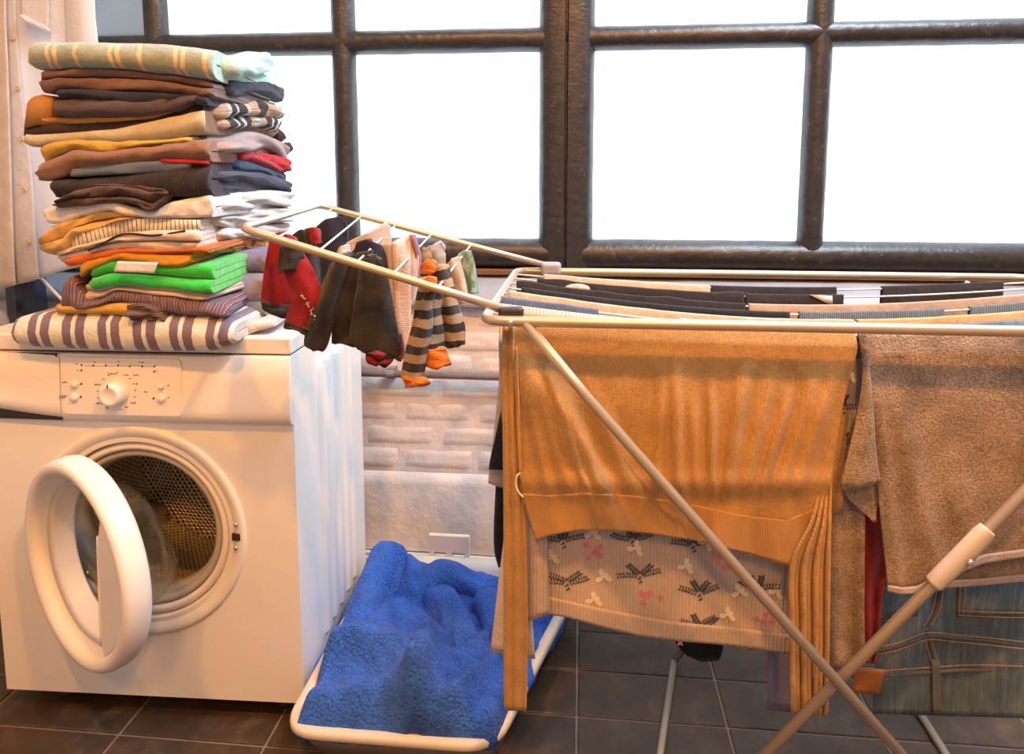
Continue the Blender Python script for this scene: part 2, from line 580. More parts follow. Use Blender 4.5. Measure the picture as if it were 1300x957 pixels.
for th in angs:
    a, z = rectpt(th); v.append(tuple(ML(a, FB, z)))
for k in range(2):
    for i in range(na): f.append((k*na+i, k*na+(i+1) % na, (k+1)*na+(i+1) % na, (k+1)*na+i))
mb = MB().add(v, f)
mb.box((AW, FB + .0002, ZB_), (AW + .004, .515, ZT_), ML)
mb.box((-.004, FB + .0002, ZB_), (0, .515, ZT_), ML)
mb.box((AW, .511, ZB_), (0, .515, ZT_), ML)
mb.box((AW, .05, ZB_), (0, .515, ZB_ + .004), ML)
mb.box((AW, FB + .0005, .69), (0, FB + .006, ZT_), ML)
mb.mk('cabinet', M_white, wm, smooth=False, mods=[bev(.003, 2)])
MB().box((AW, .008, ZT_ + .003), (.003, .52, .850), ML).mk('worktop', M_plast, wm, smooth=False, mods=[bev(.005, 3)])
# side ribs pressed in the right flank
for k, bb in enumerate((.175, .232, .289, .346, .403)):
    zt = .765
    v, f = [], []
    P = [(.018, .105)] + [(.018, zt - .03)] + [(.018 * math.cos(t), zt - .03 + .03 * math.sin(t)) for t in (math.pi*.15, math.pi*.3, math.pi*.45)] + [(0, zt)]
    outer = [(bb + p, z) for p, z in P] + [(bb - p, z) for p, z in P[::-1][1:]]
    inner = [(bb + (p - .007 if p > .007 else 0) , min(z, zt - .007) if z > .2 else z + .007) for p, z in P] + [(bb - (p - .007 if p > .007 else 0), min(z, zt - .007) if z > .2 else z + .007) for p, z in P[::-1][1:]]
    n = len(outer)
    for b, z in outer: v.append(tuple(ML(-.0005, b, z)))
    for b, z in inner: v.append(tuple(ML(.0085, b, z)))
    for i in range(n): f.append((i, (i+1) % n, n + (i+1) % n, n + i))
    f.append(tuple(range(n, 2*n)))
    mk('side_rib', v, f, M_white, wm, smooth=False)
# fascia and detergent drawer share one curved section
def fascia(name, a0, a1, zlow, mat, cut=None):
    def sec(a):
        zl = zlow(a)
        return [(.012, .812), (.003, .8115), (0, .808), (-.003, .76), (-.006, .72), (-.0075, zl + .03), (-.007, zl + .018), (-.003, zl + .007), (.004, zl + .001), (.013, zl)]
    n = 24; v, f = [], []
    for i in range(n + 1):
        a = a0 + (a1 - a0) * i / n
        for b, z in sec(a): v.append(tuple(ML(a, b, z)))
    m = 10
    for i in range(n):
        for j in range(m): f.append((i*m+j, i*m+(j+1) % m, (i+1)*m+(j+1) % m, (i+1)*m+j))
    f.append(tuple(range(m))); f.append(tuple(n*m+j for j in range(m)))
    o = mk(name, v, f, mat, wm)
    o.modifiers.new('e', 'EDGE_SPLIT').split_angle = math.radians(40)
    return o
aD = MP(79, 500)[0]
fascia('control_fascia', aD + .0012, .0005, lambda a: .668 + .004 * max(0, (a - aD) / -aD - .7), M_plast)
dr = fascia('detergent_drawer', AW, aD - .0012, lambda a: .672 + .024 * (1 - (a - AW) / (aD - AW)) ** 1.2, M_plast)
fascia('drawer_recess_shade', AW + .002, aD - .004, lambda a: .669, M_dark).scale = (1, .2, 1)  # dark strip: its colour stands in for shade under the drawer grip
# control plate, dial, buttons, lights, printing
def FBz(z): return -.003 - .0035 * max(0, min(1, (.80 - z) / .08))
def rrect(a0, a1, z0, z1, r, n=5):
    out = []
    for cx, cz, t0 in ((a1 - r, z1 - r, 0), (a0 + r, z1 - r, .5), (a0 + r, z0 + r, 1), (a1 - r, z0 + r, 1.5)):
        for i in range(n + 1):
            t = math.pi * (t0 + .5 * i / n); out.append((cx + r * math.cos(t), cz + r * math.sin(t)))
    return out
a1, z1 = MP(231, 456); a0, z0 = MP(84, 524)
P = rrect(a0, a1, z0, .806, .012)
v = [tuple(ML(a, FBz(z) + .002, z)) for a, z in P] + [tuple(ML(a, FBz(z) - .0022, z)) for a, z in P]
n = len(P)
mk('control_plate', v, [(i, (i+1) % n, n+(i+1) % n, n+i) for i in range(n)] + [tuple(range(n, 2*n))], M_plast, wm, smooth=False, mods=[bev(.0012, 2)])
PL = -.0088
def disc_part(name, px, py, prof, mat, parent=wm, n=32, label=None):
    a, z = MP(px, py)
    T = lambda x, b, y: ML(a + x, b + FBz(z) - .0022, z + y)
    mb = MB().lathe(prof, T, n, cap1=True)
    return mb.mk(name, mat, parent, label=label)
dk = disc_part('program_dial', 151, 496, [(.0265, .002), (.0265, -.004), (.0245, -.007), (.0235, -.022), (.021, -.027), (.0165, -.028), (.012, -.0255), (0.004, -.0245)], M_plast)
a, z = MP(151, 496)
MB().box((a - .001, FBz(z) - .031, z + .016), (a + .001, FBz(z) - .0285, z + .0235), ML).mk('dial_mark', M_dark, dk, smooth=False)
for px, py, r in ((98, 486, .0082), (98, 502.5, .0082), (207, 489, .0062), (208, 504, .0082)):
    disc_part('button', px, py, [(r + .001, .001), (r + .0005, -.001), (r, -.003), (r * .8, -.0055), (r * .3, -.0065)], M_plast, n=20)
for px, py in ((106, 462.5), (106, 469), (121, 463), (136.5, 463), (152, 463), (167, 464), (182.5, 464), (198, 464), (198, 470.5), (106, 486), (106, 502), (198, 504)):
    disc_part('indicator_light', px, py, [(.0021, .0005), (.0021, -.0006), (.001, -.0008)], M_dark, n=10)
# printed line, ticks and small words of the panel as flat print
pm = MB()
def mark(px0, py0, px1, py1):
    a0, z0 = MP(px0, py0); a1, z1 = MP(px1, py1)
    b = min(FBz(z0), FBz(z1)) - .0026
    pm.box((min(a0, a1), b, min(z0, z1)), (max(a0, a1), b + .0004, max(z0, z1)), ML)
for x in (123, 138, 154, 169): mark(x, 463.2, x + 11, 463.8)
mark(184, 464, 197, 464.6); mark(110, 463.2, 120, 463.8)
random.seed(9)
for i in range(15):
    t = math.radians(-140 + 300 * i / 14 + 10)
    cx, cy = 151 + 22.5 * math.sin(t), 496 - 22.5 * math.cos(t)
    w = random.uniform(2.2, 4.5)
    d = 1 if math.sin(t) > 0 else -1
    mark(cx, cy - .35, cx + d * w, cy + .35)
    if i % 3 == 0: mark(cx + d * (w + 1), cy - .9, cx + d * (w + 2.6), cy + .9)
for (x, y, w) in ((82, 484, 7), (79, 501, 11), (79, 503, 9), (98, 461, 4), (100, 469, 3.4), (201, 463, 2.5), (201, 470, 2.5), (215, 488, 3), (216, 503, 3), (186, 496, 4), (121, 459, 4), (136, 459, 2), (151, 458, 4), (178, 459, 8), (162, 475, 5), (172, 475, 7), (139, 473, 4), (150, 472, 3), (125, 510, 4), (138, 516, 4), (162, 515, 4)):
    k = int(w / 1.3)
    for q in range(k): mark(x + q * 1.3, y - random.uniform(.5, .9), x + q * 1.3 + .8, y + random.uniform(.3, .8))
pm.mk('printed_markings', M_dark, wm, smooth=False, kind='stuff', label='small dark printed program symbols')

# porthole: rim, bezel, rubber gasket, drum
TP = lambda x, b, y: ML(PC[0] + x * 1.14, b, PC[1] + y * 1.14)
MB().lathe([(.2045, FB + .001), (.2035, FB - .004), (.199, FB - .0065), (.190, FB - .0045), (.178, FB + .002), (.171, FB + .010), (.169, FB + .03)], TP, 96).mk('porthole_rim', M_plast, wm)
MB().lathe([(.170, FB + .022), (.168, FB + .010), (.164, FB + .005), (.159, FB + .004), (.155, FB + .008), (.1535, FB + .014), (.1535, FB + .05)], TP, 96).mk('porthole_bezel', M_plast, wm)
MB().lathe([(.1545, FB + .03), (.151, FB + .012), (.146, FB + .010), (.141, FB + .013), (.138, FB + .022), (.1385, FB + .03), (.136, FB + .034), (.1335, FB + .040), (.134, FB + .075), (.150, FB + .08)], TP, 96).mk('door_gasket', M_rubber, wm)
def uvlathe(name, prof, mat, vs=0.0, n=96, cap=False):
    v, f, uv = [], [], []
    L = 0
    for k, (r, b) in enumerate(prof):
        if k: L += math.hypot(r - prof[k-1][0], b - prof[k-1][1])
        for j in range(n + 1):
            th = 2 * math.pi * j / n
            v.append(tuple(TP(r * math.cos(th), b, r * math.sin(th)))); uv.append((th * .2, L + vs))
    for i in range(len(prof) - 1):
        for j in range(n): f.append((i*(n+1)+j, i*(n+1)+j+1, (i+1)*(n+1)+j+1, (i+1)*(n+1)+j))
    return mk(name, v, f, mat, wm, uvs=uv)
uvlathe('drum', [(.152, .095), (.156, .085), (.164, .085), (.200, .112), (.2045, .125), (.2045, .40)], M_drum)
# drum back: planar uv disc
v, f, uv = [], [], []
for k, (r, b) in enumerate([(.2045, .40), (.19, .405), (.13, .39), (.06, .395), (.004, .395)]):
    for j in range(64):
        th = 2 * math.pi * j / 64
        v.append(tuple(TP(r * math.cos(th), b, r * math.sin(th)))); uv.append((r * math.cos(th), r * math.sin(th)))
for i in range(4):
    for j in range(64): f.append((i*64+j, i*64+(j+1) % 64, (i+1)*64+(j+1) % 64, (i+1)*64+j))
mk('drum_back', v, f, M_drum, wm, uvs=uv)
for k, th in enumerate((math.radians(-28), math.radians(92), math.radians(212))):
    v, f = [], []
    ns = 10
    sec = [(-.034, .203), (-.026, .188), (-.012, .168), (0, .163), (.012, .168), (.026, .188), (.034, .203)]
    for i in range(ns + 1):
        b = .135 + .255 * i / ns
        sc = min(1, .35 + i * .3, .35 + (ns - i) * .3)
        for t, r in sec:
            r2 = .2035 - (.2035 - r) * sc
            al = th + t / .2 + .25 * (i / ns - .5)
            v.append(tuple(TP(r2 * math.cos(al), b, r2 * math.sin(al))))
    for i in range(ns):
        for j in range(6): f.append((i*7+j, i*7+j+1, i*7+j+8, i*7+j+7))
    f.append(tuple(range(7))); f.append(tuple(ns*7+j for j in range(7)))
    mk('drum_paddle', v, f, M_steel, wm)
# latch
la, lz = MP(298, 684)
MB().box((la - .009, FB - .0062, lz - .0075), (la + .009, FB + .004, lz + .0075), ML).mk('latch_slot', M_dark, wm, smooth=False)
for py in (668, 697.5):
    sa, sz = MP(297.5, py)
    MB().lathe([(.0048, FB + .002), (.0048, FB - .0068), (.0035, FB - .0085), (.001, FB - .009)], lambda x, b, y: ML(sa + x, b, sz + y), 14, cap1=True).mk('latch_screw', M_chrome, wm)
# feet
for a in (-.57, -.06):
    for b in (.07, .45):
        MB().lathe([(.021, 0), (.021, .014), (.012, .02), (.012, .05)], lambda x, y, z: ML(a + x, b + z, y), 16, cap0=True, cap1=True).mk('foot', M_dark, wm)

# open door: hinge on the left of the porthole, swung 31 degrees towards the viewer
PHI = math.radians(31)
HG = (-.532, -.010)
DZ = .437
DD = (math.cos(PHI), -math.sin(PHI)); DN = (-math.sin(PHI), -math.cos(PHI))
def TD(x, n_, y):                # door-local: x along door from its centre, n_ outward, y up
    t = x + .206
    return ML(HG[0] + DD[0] * t + DN[0] * n_, HG[1] + DD[1] * t + DN[1] * n_, DZ + y)
door = MB().lathe([(.149, -.006), (.197, -.006), (.2035, .0), (.205, .008), (.2045, .028), (.2015, .038), (.196, .0435), (.189, .0445), (.181, .042), (.1755, .036), (.171, .026), (.163, .012), (.153, -.002)], TD, 96, close=True).mk('door', M_plast, wm)
def tdl(prof, name, mat, n=80, **kw): return MB().lathe(prof, TD, n, **kw).mk(name, mat, door)
# inner white cone and the glass bowl behind it
tdl([(.1535, .020), (.150, .006), (.144, -.012), (.139, -.022), (.1385, -.026), (.142, -.026), (.149, -.010), (.1545, .004)], 'door_collar', M_plast, close=True)
v, f = [], []
prof = [(.150, -.014, 0), (.139, -.03, 0), (.131, -.06, .1), (.122, -.088, .5), (.110, -.104, .8), (.085, -.112, 1), (.04, -.114, 1), (.003, -.114, 1)]
n = 64
for r, b, k in prof:
    for j in range(n):
        th = 2 * math.pi * j / n
        y = r * math.sin(th)
        bb = b * (1 - .34 * k * max(0, math.sin(th) * .8 + .2))
        v.append(tuple(TD(r * math.cos(th), bb, y)))
for i in range(len(prof) - 1):
    for j in range(n): f.append((i*n+j, i*n+(j+1) % n, (i+1)*n+(j+1) % n, (i+1)*n+j))
mk('door_glass', v, f, M_glass, door, mods=[('SOLIDIFY', dict(thickness=.004, offset=0))])
# handle: segment plate on the free side, with a bright lip
P = []
for i in range(15):
    t = -1.02 + 1.87 * i / 14
    P.append((.174 * math.cos(t), .174 * math.sin(t)))
Q = []
for i in range(15):
    s = i / 14
    y = .174 * math.sin(.85) + (.174 * math.sin(-1.02) - .174 * math.sin(.85)) * s
    x = .174 * math.cos(.85) + (.174 * math.cos(1.02) - .174 * math.cos(.85)) * s
    Q.append((x - .012 * math.sin(math.pi * min(1, s * 5) * .5) + .004 * s, y))
P2 = P + Q[1:-1]
v = [tuple(TD(x, .036, y)) for x, y in P2] + [tuple(TD(x, .014, y)) for x, y in P2]
n = len(P2)
mk('door_handle', v, [tuple(range(n)), tuple(range(n, 2*n))[::-1]] + [(i, (i+1) % n, n+(i+1) % n, n+i) for i in range(n)], M_plast, door, smooth=False, mods=[bev(.0025, 2)])
MB().tube([TD(x - .001, .035, y) for x, y in Q[2:-1]], .0028, 8).mk('handle_lip', M_plast, door)
MB().tube([ML(HG[0] - .002, -.008, DZ - .07), ML(HG[0] - .002, -.008, DZ + .07)], .009, 12).box((HG[0] - .008, -.01, DZ - .06), (HG[0] + .01, FB + .004, DZ + .06), ML).mk('door_hinge', M_chrome, door, smooth=False)

# ------------------------------------------------------------------ folded clothes
def interp(knots, x):
    xs = [k[0] for k in knots]
    if x <= xs[0]: return knots[0][1:]
    if x >= xs[-1]: return knots[-1][1:]
    for a, b in zip(knots[:-1], knots[1:]):
        if a[0] <= x <= b[0]:
            t = (x - a[0]) / (b[0] - a[0]); t = t * t * (3 - 2 * t) * .5 + t * .5
            return tuple(a[i] + (b[i] - a[i]) * t for i in range(1, len(a)))
def folded(name, knots, L, mat, Yf=1.30, depth=.42, seed=0, amp=.003, shear=.13, label=None, cat=None, group=None, parent=None, jit=.010, gap=.90, front=0, droop=0.0, rear=0.0, ns=54, lid=False):
    """a folded garment: a strip folded L times, swept along its front edge; knots = (px, ytop, ybottom) of that edge"""
    rnd = random.Random(seed)
    x0, x1 = knots[0][0], knots[-1][0]
    hm = np.mean([(k[2] - k[1]) for k in knots]) * Yf / 900
    a = .5 / L * gap
    rd = min(.04, max(.008, hm / (2 * L) * 1.3))
    jits = [rnd.uniform(0, jit) for _ in range(L + 2)]
    # centreline
    C = []
    ds_in = lambda j: [j + rd + q for q in (0, .012, .03, .07, .14, .24)] + [depth - rd]
    turns = []
    for k in range(L):
        h = (k + .5) / L
        at_front_end = ((k + front) % 2 == 0)       # this layer runs back->front, then turns up at the front
        jf = jits[(k + front) // 2] if True else 0
        run = [(d, h) for d in ds_in(jf)]
        if at_front_end:
            seq = run[::-1]
        else:
            jf2 = jits[(k + front) // 2]
            seq = [(d, h) for d in ds_in(jf2)]
        if k == 0 and not at_front_end: seq = [(jits[0] + .002, h)] + seq
        C += seq
        if k < L - 1:
            if at_front_end:
                for t in (30, 60, 90, 120, 150):
                    tt = math.radians(t); C.append((jf + rd - rd * math.sin(tt), h + (1 - math.cos(tt)) * .5 / L))
            else:
                for t in (45, 90, 135):
                    tt = math.radians(t); C.append((depth - rd + rd * math.sin(tt), h + (1 - math.cos(tt)) * .5 / L))
        elif at_front_end:
            C.append((jf + .002, h))
    # offset both sides (normals with d measured in units comparable to h)
    sc = hm
    pts = [Vector((d, h * sc)) for d, h in C]
    L1, L2 = [], []
    for i, p in enumerate(pts):
        t = (pts[min(i+1, len(pts)-1)] - pts[max(i-1, 0)])
        t = t.normalized() if t.length > 1e-9 else Vector((1, 0))
        n = Vector((-t.y, t.x))
        L1.append(p + n * a * sc); L2.append(p - n * a * sc)
    poly = L1 + L2[::-1]
    m = len(poly)
    v, f, uv = [], [], []
    arc = [0]
    for i in range(1, m): arc.append(arc[-1] + (poly[i] - poly[i-1]).length)
    ends = []
    for s in range(ns + 1):
        q = s / ns
        q = q + .0 * q
        px = x0 + (x1 - x0) * (0.5 - 0.5 * math.cos(math.pi * q) if True else q)
        yt, yb = interp(knots, px)
        pt = atY(px, yt, Yf); pb = atY(px, yb, Yf)
        X = (pt[0] + pb[0]) / 2
        zt, zb = pt[2], pb[2]
        g = min(1, (px - x0) / 14.0); g2 = min(1, (x1 - px) / 8.0)
        rl = .035 * (1 - math.sqrt(max(0, 1 - (1 - g) ** 2))) + .006 * (1 - math.sqrt(max(0, 1 - (1 - g2) ** 2)))
        for i, p in enumerate(poly):
            d, h = p.x, p.y / sc
            w = max(0, 1 - d / depth)
            # height away from the traced edge relaxes to the mean height of the piece
            dz = amp * nz(X * 11, h * 3.1 + d * 5, seed * 1.7) * (1 if .04 < h < .96 else .35)
            dy = -amp * 2.2 * nz(X * 8 + 3, h * 2.3, seed * 2.3) - amp * 1.0 * nz(X * 24, h * 4, seed) + rl * (.5 + .5 * w)
            rg = max(0, 1 - 2.2 * abs(nz(X * 13 + h * 3 + d * 4, h * 2.6 - X * 5, seed * 3.1)))
            dy -= amp * 1.5 * rg ** 3
            dx = -shear * d + amp * 1.5 * nz(d * 9, h * 4, seed + 7 + X * 6)
            z = zb + h * (zt - zb) + dz + rear * d - droop * (d / depth) ** 2 * (q ** 3)
            if lid and Yf + d + dy > 1.330: z = max(z, .8515 + .004 * h)
            v.append((X + dx, Yf + d + dy, z)); uv.append((X, arc[i] if True else h))
        ends.append((zb, zt))
    for s in range(ns):
        for i in range(m): f.append((s*m+i, s*m+(i+1) % m, (s+1)*m+(i+1) % m, (s+1)*m+i))
    o = mk(name, v, f, mat, parent, uvs=[(a_, b_) for a_, b_ in uv], label=label, cat=cat, group=group)
    # end caps: quads across the strip
    me = o.data
    bm = bmesh.new(); bm.from_mesh(me); bm.verts.ensure_lookup_table()
    h = len(L1)
    for base in (0, ns * m):
        for i in range(h - 1):
            try:
                fc = bm.faces.new([bm.verts[base + k] for k in (i, i + 1, m - 2 - i, m - 1 - i)]); fc.smooth = False
                if len(me.materials) > 1 and base: fc.material_index = 1
            except ValueError: pass
    bmesh.ops.recalc_face_normals(bm, faces=bm.faces)
    bm.to_mesh(me); bm.free()
    return o

def crumple(name, pts, r, mat, parent=None, flat=.6, seed=0, ridges=5, depthr=.22, label=None, cat=None, n=40, sm=8, taper=.55, uvk=1.0, tilt=0.0):
    """a soft bunched length of cloth (a sleeve or an end): pts = (px, py, Y) along it"""
    P = catmull([Vector(atY(*p)) for p in pts], sm)
    v, f, uv = [], [], []
    L = 0
    for i, p in enumerate(P):
        s = i / (len(P) - 1)
        t = (P[min(i+1, len(P)-1)] - P[max(i-1, 0)]).normalized()
        if i: L += (P[i] - P[i-1]).length
        a = t.cross(Vector((0, 0, 1))).normalized(); b = a.cross(t)
        e = min(1, s / .10, (1 - s) / .10)
        rr = r * (taper + (1 - taper) * math.sqrt(max(0, e))) if 0 < s < 1 else r * taper * .5
        for j in range(n):
            th = 2 * math.pi * j / n
            k = 1 + depthr * (1 - abs(math.sin(th * ridges / 2 + 1.5 * nz(s * 3, th * .3, seed) + s * 2))) - depthr * .5 + depthr * 1.6 * nz(math.cos(th) * 1.4, math.sin(th) * 1.4 + s * 4, seed + 3)
            q = p + a * (rr * k * math.cos(th)) + b * (rr * flat * k * math.sin(th))
            v.append(tuple(q)); uv.append((L * uvk, th * r))
    m = len(P)
    for i in range(m - 1):
        for j in range(n): f.append((i*n+j, i*n+(j+1) % n, (i+1)*n+(j+1) % n, (i+1)*n+j))
    f.append(tuple(range(n))); f.append(tuple((m-1)*n + j for j in range(n)))
    return mk(name, v, f, mat, parent, uvs=uv, label=label, cat=cat)

GP = 'folded laundry piled on the washing machine'
def pile(name, knots, L, mat, label, cat, **kw): return folded(name, knots, L, mat, label=label, cat=cat, group=GP, **kw)
c_or, c_gr = warm(228, 152, 82), warm(150, 128, 78)
m_greentowel = fabric('green_towel_cloth', c_gr, weave=500, bump=.8, fuzz=.3, pattern=('u', .1285, [(0, c_gr), (.06, c_or), (.12, c_gr), (.17, c_or), (.235, c_gr), (.50, c_or), (.565, c_gr)], .0))
m_mint = fabric('mint_towel_back', cool(160, 184, 172), weave=500, bump=.6)
gtw = pile('striped_towel', [(31, 74, 83), (36, 57, 86), (46, 51.5, 88.5), (100, 51, 86), (154, 52, 87), (200, 53, 93), (240, 57, 98), (271, 61, 101)], 2, [m_greentowel, m_mint],
     'pale green towel with orange stripes on top of the laundry pile', 'towel', seed=1, amp=.0025, front=0, jit=.004, depth=.40, shear=.16)
crumple('towel_end', [(276, 84, 1.34), (290, 86, 1.42), (308, 84, 1.54), (324, 80, 1.66), (330, 77, 1.70)], .040, m_mint, gtw, .62, 51, 3, .22)
mb_ = fabric('brown_cotton', warm(112, 68, 42))
pile('brown_trousers', [(41, 100, 106), (46, 91, 117), (60, 88, 119), (72, 88, 113), (110, 86, 115), (154, 88, 115), (215, 95, 118), (255, 101, 124), (266, 104, 121)], 3, mb_,
     'brown cotton garment folded directly under the green towel', 'trousers', seed=2, amp=.004)
m_navy = fabric('navy_cotton', (.028, .030, .045))
nv = pile('navy_shirt', [(63, 113, 119), (71, 112, 124), (120, 113, 128), (180, 116, 129), (240, 120, 131), (262, 122, 133)], 2, m_navy,
     'thin dark navy shirt with its end bunched at the back right of the pile', 'shirt', seed=3, amp=.003)
crumple('shirt_end', [(272, 112, 1.36), (305, 112, 1.52), (335, 116, 1.68), (348, 121, 1.76)], .034, m_navy, nv, .6, 3, 4)
MB().box(atY(318, 119, 1.545), atY(318, 119, 1.545) + np.array([.010, .001, .016])).mk('care_tag', solid('white_tag', (.8, .8, .8), .7), nv, smooth=False, label='white care tag')
pile('dark_brown_shirt', [(60, 134, 140), (66, 126, 147), (92, 124, 150), (138, 124, 149), (185, 122, 147), (225, 120, 141), (248, 119, 130)], 2, fabric('dark_brown_cotton', warm(82, 54, 36)),
     'dark brown shirt folded between the navy shirt and the striped sweater', 'shirt', seed=4, amp=.003)
c1, c2, c3 = warm(205, 118, 40), warm(62, 36, 26), warm(226, 168, 96)
m_swt = fabric('striped_knit', c3, weave=500, bump=.5, knit=(.0052, .4), pattern=('v', .060, [(0, c3), (.50, c2), (.74, c1), (.86, c2), (.93, c1)], .0))
m_swt_o = fabric('striped_knit_top', c1, weave=500, bump=.5, knit=(.0052, .4), pattern=('v', .05, [(0, c1), (.52, c2)], .1))
sw = pile('striped_sweater', [(22, 166, 174), (28, 170, 181), (42, 171, 187), (60, 170, 184), (100, 167, 178), (138, 164, 180), (185, 155, 178), (225, 147, 174), (246, 142, 169), (257, 140, 166)], 1, [fabric('cream_knit', c3, weave=500, bump=.5, knit=(.0052, .5)), fabric('knit_end', cool(120, 90, 72), rib=('v', .005, .6))],
     'chunky sweater knitted in cream, brown and orange bands in the laundry pile', 'sweater', seed=5, amp=.003, gap=1.0, front=1)
folded('knit_fold', [(20, 148, 160), (28, 131, 162), (42, 121, 158), (52, 119, 155), (60, 120, 150)], 1, fabric('orange_knit', c1, weave=500, bump=.5, knit=(.0052, .5)), parent=sw, seed=52, amp=.003, gap=1.0, front=1, label='orange knitted fold')
folded('knit_fold', [(21, 155, 167), (28, 158, 172), (42, 158, 173), (60, 157, 172), (100, 155, 169), (138, 152, 166), (185, 147, 158), (225, 135, 150), (246, 127, 145), (255, 125, 142)], 1, fabric('brown_knit', c2, weave=500, bump=.5, knit=(.0052, .5)), parent=sw, seed=5, amp=.003, gap=1.0, front=1, Yf=1.308, label='dark brown knitted fold')
folded('knit_edge', [(40, 148, 160), (56, 150, 158), (66, 149, 157.5), (100, 149, 156), (138, 149, 154.5), (185, 145, 150), (225, 134.5, 140), (246, 123.5, 129.5), (257, 121, 128)], 1, fabric('orange_knit_edge', c1, weave=500, bump=.5, knit=(.0052, .5)), parent=sw, seed=5, amp=.003, gap=1.0, front=1, Yf=1.303, label='orange knitted edge')
k1, k2, k3 = cool(66, 42, 40), cool(205, 165, 130), cool(238, 225, 205)
m_slv = fabric('sleeve_knit', k2, weave=500, bump=.4, rib=('v', .005, .7), pattern=('u', .30, [(0, k2), (.17, k3), (.22, k1), (.30, k3), (.33, k1), (.48, k3), (.54, k2), (.72, k1), (.9, k2)]))
m_slv2 = fabric('sleeve_knit_low', k2, weave=500, bump=.4, rib=('v', .005, .7), pattern=('u', .22, [(0, k2), (.18, k1), (.36, k3), (.42, k1), (.52, k3), (.6, k1), (.75, k2), (.85, k3)]))
crumple('sleeve', [(252, 141, 1.34), (285, 138, 1.46), (318, 138, 1.6), (345, 145, 1.74)], .040, m_slv, sw, .55, 5, 3, .12)
crumple('sleeve', [(256, 158, 1.36), (290, 155, 1.48), (322, 153, 1.62), (344, 160, 1.74)], .035, m_slv2, sw, .5, 6, 3, .12)
crumple('sleeve_cuff', [(332, 158, 1.72), (345, 168, 1.76), (356, 180, 1.78), (366, 193, 1.78)], .024, m_slv2, sw, .8, 7, 3, .15)
pile('yellow_shirt', [(42, 190, 205), (46, 184, 210), (71, 178, 197), (92, 176, 189), (129, 178, 193), (185, 178, 186), (240, 173, 181)], 2, fabric('yellow_jersey', (.60, .42, .085)),
     'bright yellow shirt peeking out under the striped sweater', 'shirt', seed=6, amp=.003)
br = pile('brown_shirt', [(38, 219, 223), (44, 210, 230), (58, 202, 231), (75, 195, 227), (92, 188, 217), (130, 191, 210), (185, 185, 206), (225, 178, 204), (265, 176, 206)], 2, fabric('tan_brown_jersey', warm(138, 82, 46)),
     'brown jersey shirt with a greyish bunched end, below the yellow shirt', 'shirt', seed=7, amp=.004)
m_gl = fabric('grey_brown_jersey', cool(150, 132, 130))
crumple('shirt_end', [(256, 190, 1.33), (282, 184, 1.45), (308, 178, 1.58), (332, 186, 1.70), (350, 199, 1.78)], .045, m_gl, br, .6, 8, 5, .3)
rd = pile('red_shirt', [(195, 201, 206), (230, 202, 209), (262, 203, 210)], 2, fabric('red_jersey', (.45, .020, .022)), 'bright red shirt bulging out at the right side of the laundry pile', 'shirt', seed=8, amp=.002)
crumple('shirt_end', [(285, 196, 1.44), (310, 200, 1.56), (338, 207, 1.68), (360, 212, 1.76)], .034, fabric('red_jersey_end', (.50, .022, .030)), rd, .62, 9, 4, .25)
dn = pile('folded_jeans', [(80, 219, 224), (95, 213, 225), (123, 208, 223), (170, 204, 221), (215, 202, 219), (240, 204, 215)], 2, fabric('grey_denim', warm(108, 98, 80), weave=1400, bump=.5), 'greyish blue folded jeans in the middle of the laundry pile', 'jeans', seed=9, amp=.002)
crumple('trouser_end', [(284, 210, 1.42), (312, 213, 1.56), (335, 219, 1.68), (354, 228, 1.76)], .030, fabric('blue_denim', (.030, .062, .115), weave=1400, bump=.5), dn, .55, 10, 4, .2)
m_blackrib = fabric('dark_brown_cord', warm(52, 33, 24), rib=('u', .004, .6))
bk = pile('ribbed_dark_trousers', [(57, 232, 244), (66, 228, 252), (90, 226, 250), (140, 223, 247), (200, 216, 250), (240, 211, 251), (265, 206, 250)], 2, m_blackrib, 'nearly black ribbed trousers with blue-grey folds at their right end', 'trousers', seed=10, amp=.003)
m_bgrib = fabric('blue_grey_cord', cool(78, 82, 98), rib=('v', .004, .7))
crumple('trouser_end', [(266, 225, 1.34), (290, 223, 1.46), (318, 226, 1.58), (345, 234, 1.7), (358, 240, 1.76)], .034, m_bgrib, bk, .5, 11, 3, .25)
crumple('trouser_end', [(264, 241, 1.35), (290, 239, 1.47), (320, 236, 1.60), (352, 238, 1.74)], .026, fabric('blue_grey_cord_low', cool(60, 64, 78), rib=('v', .004, .7)), bk, .6, 12, 3, .2)
pile('brown_corduroys', [(62, 256, 261), (75, 246, 264), (97, 236, 262), (124, 233, 259), (150, 233, 258), (170, 234, 262), (190, 238, 270), (203, 240, 258), (209, 243, 249)], 5, fabric('brown_cord', warm(92, 56, 34), rib=('u', .004, .6)),
     'dark brown corduroy trousers in crumpled layers on the cream shirt', 'trousers', seed=11, amp=.006, Yf=1.285, depth=.30)
cr = pile('cream_shirt', [(47, 268, 274), (60, 263, 285), (80, 262, 284), (103, 258, 275), (137, 251, 268), (166, 262, 277), (187, 268, 279), (220, 255, 279), (248, 250, 278), (268, 247, 277)], 2, fabric('cream_cotton', warm(242, 190, 128)),
     'cream cotton shirt with white bunched sleeves at the right of the pile', 'shirt', seed=12, amp=.004)
m_wht = fabric('white_cotton', (.72, .66, .60))
crumple('sleeve', [(262, 260, 1.34), (290, 256, 1.46), (325, 252, 1.60), (362, 252, 1.76)], .036, m_wht, cr, .6, 13, 4, .25)
crumple('sleeve', [(262, 277, 1.36), (292, 276, 1.48), (328, 272, 1.62), (364, 272, 1.76)], .036, m_wht, cr, .6, 14, 5, .3)
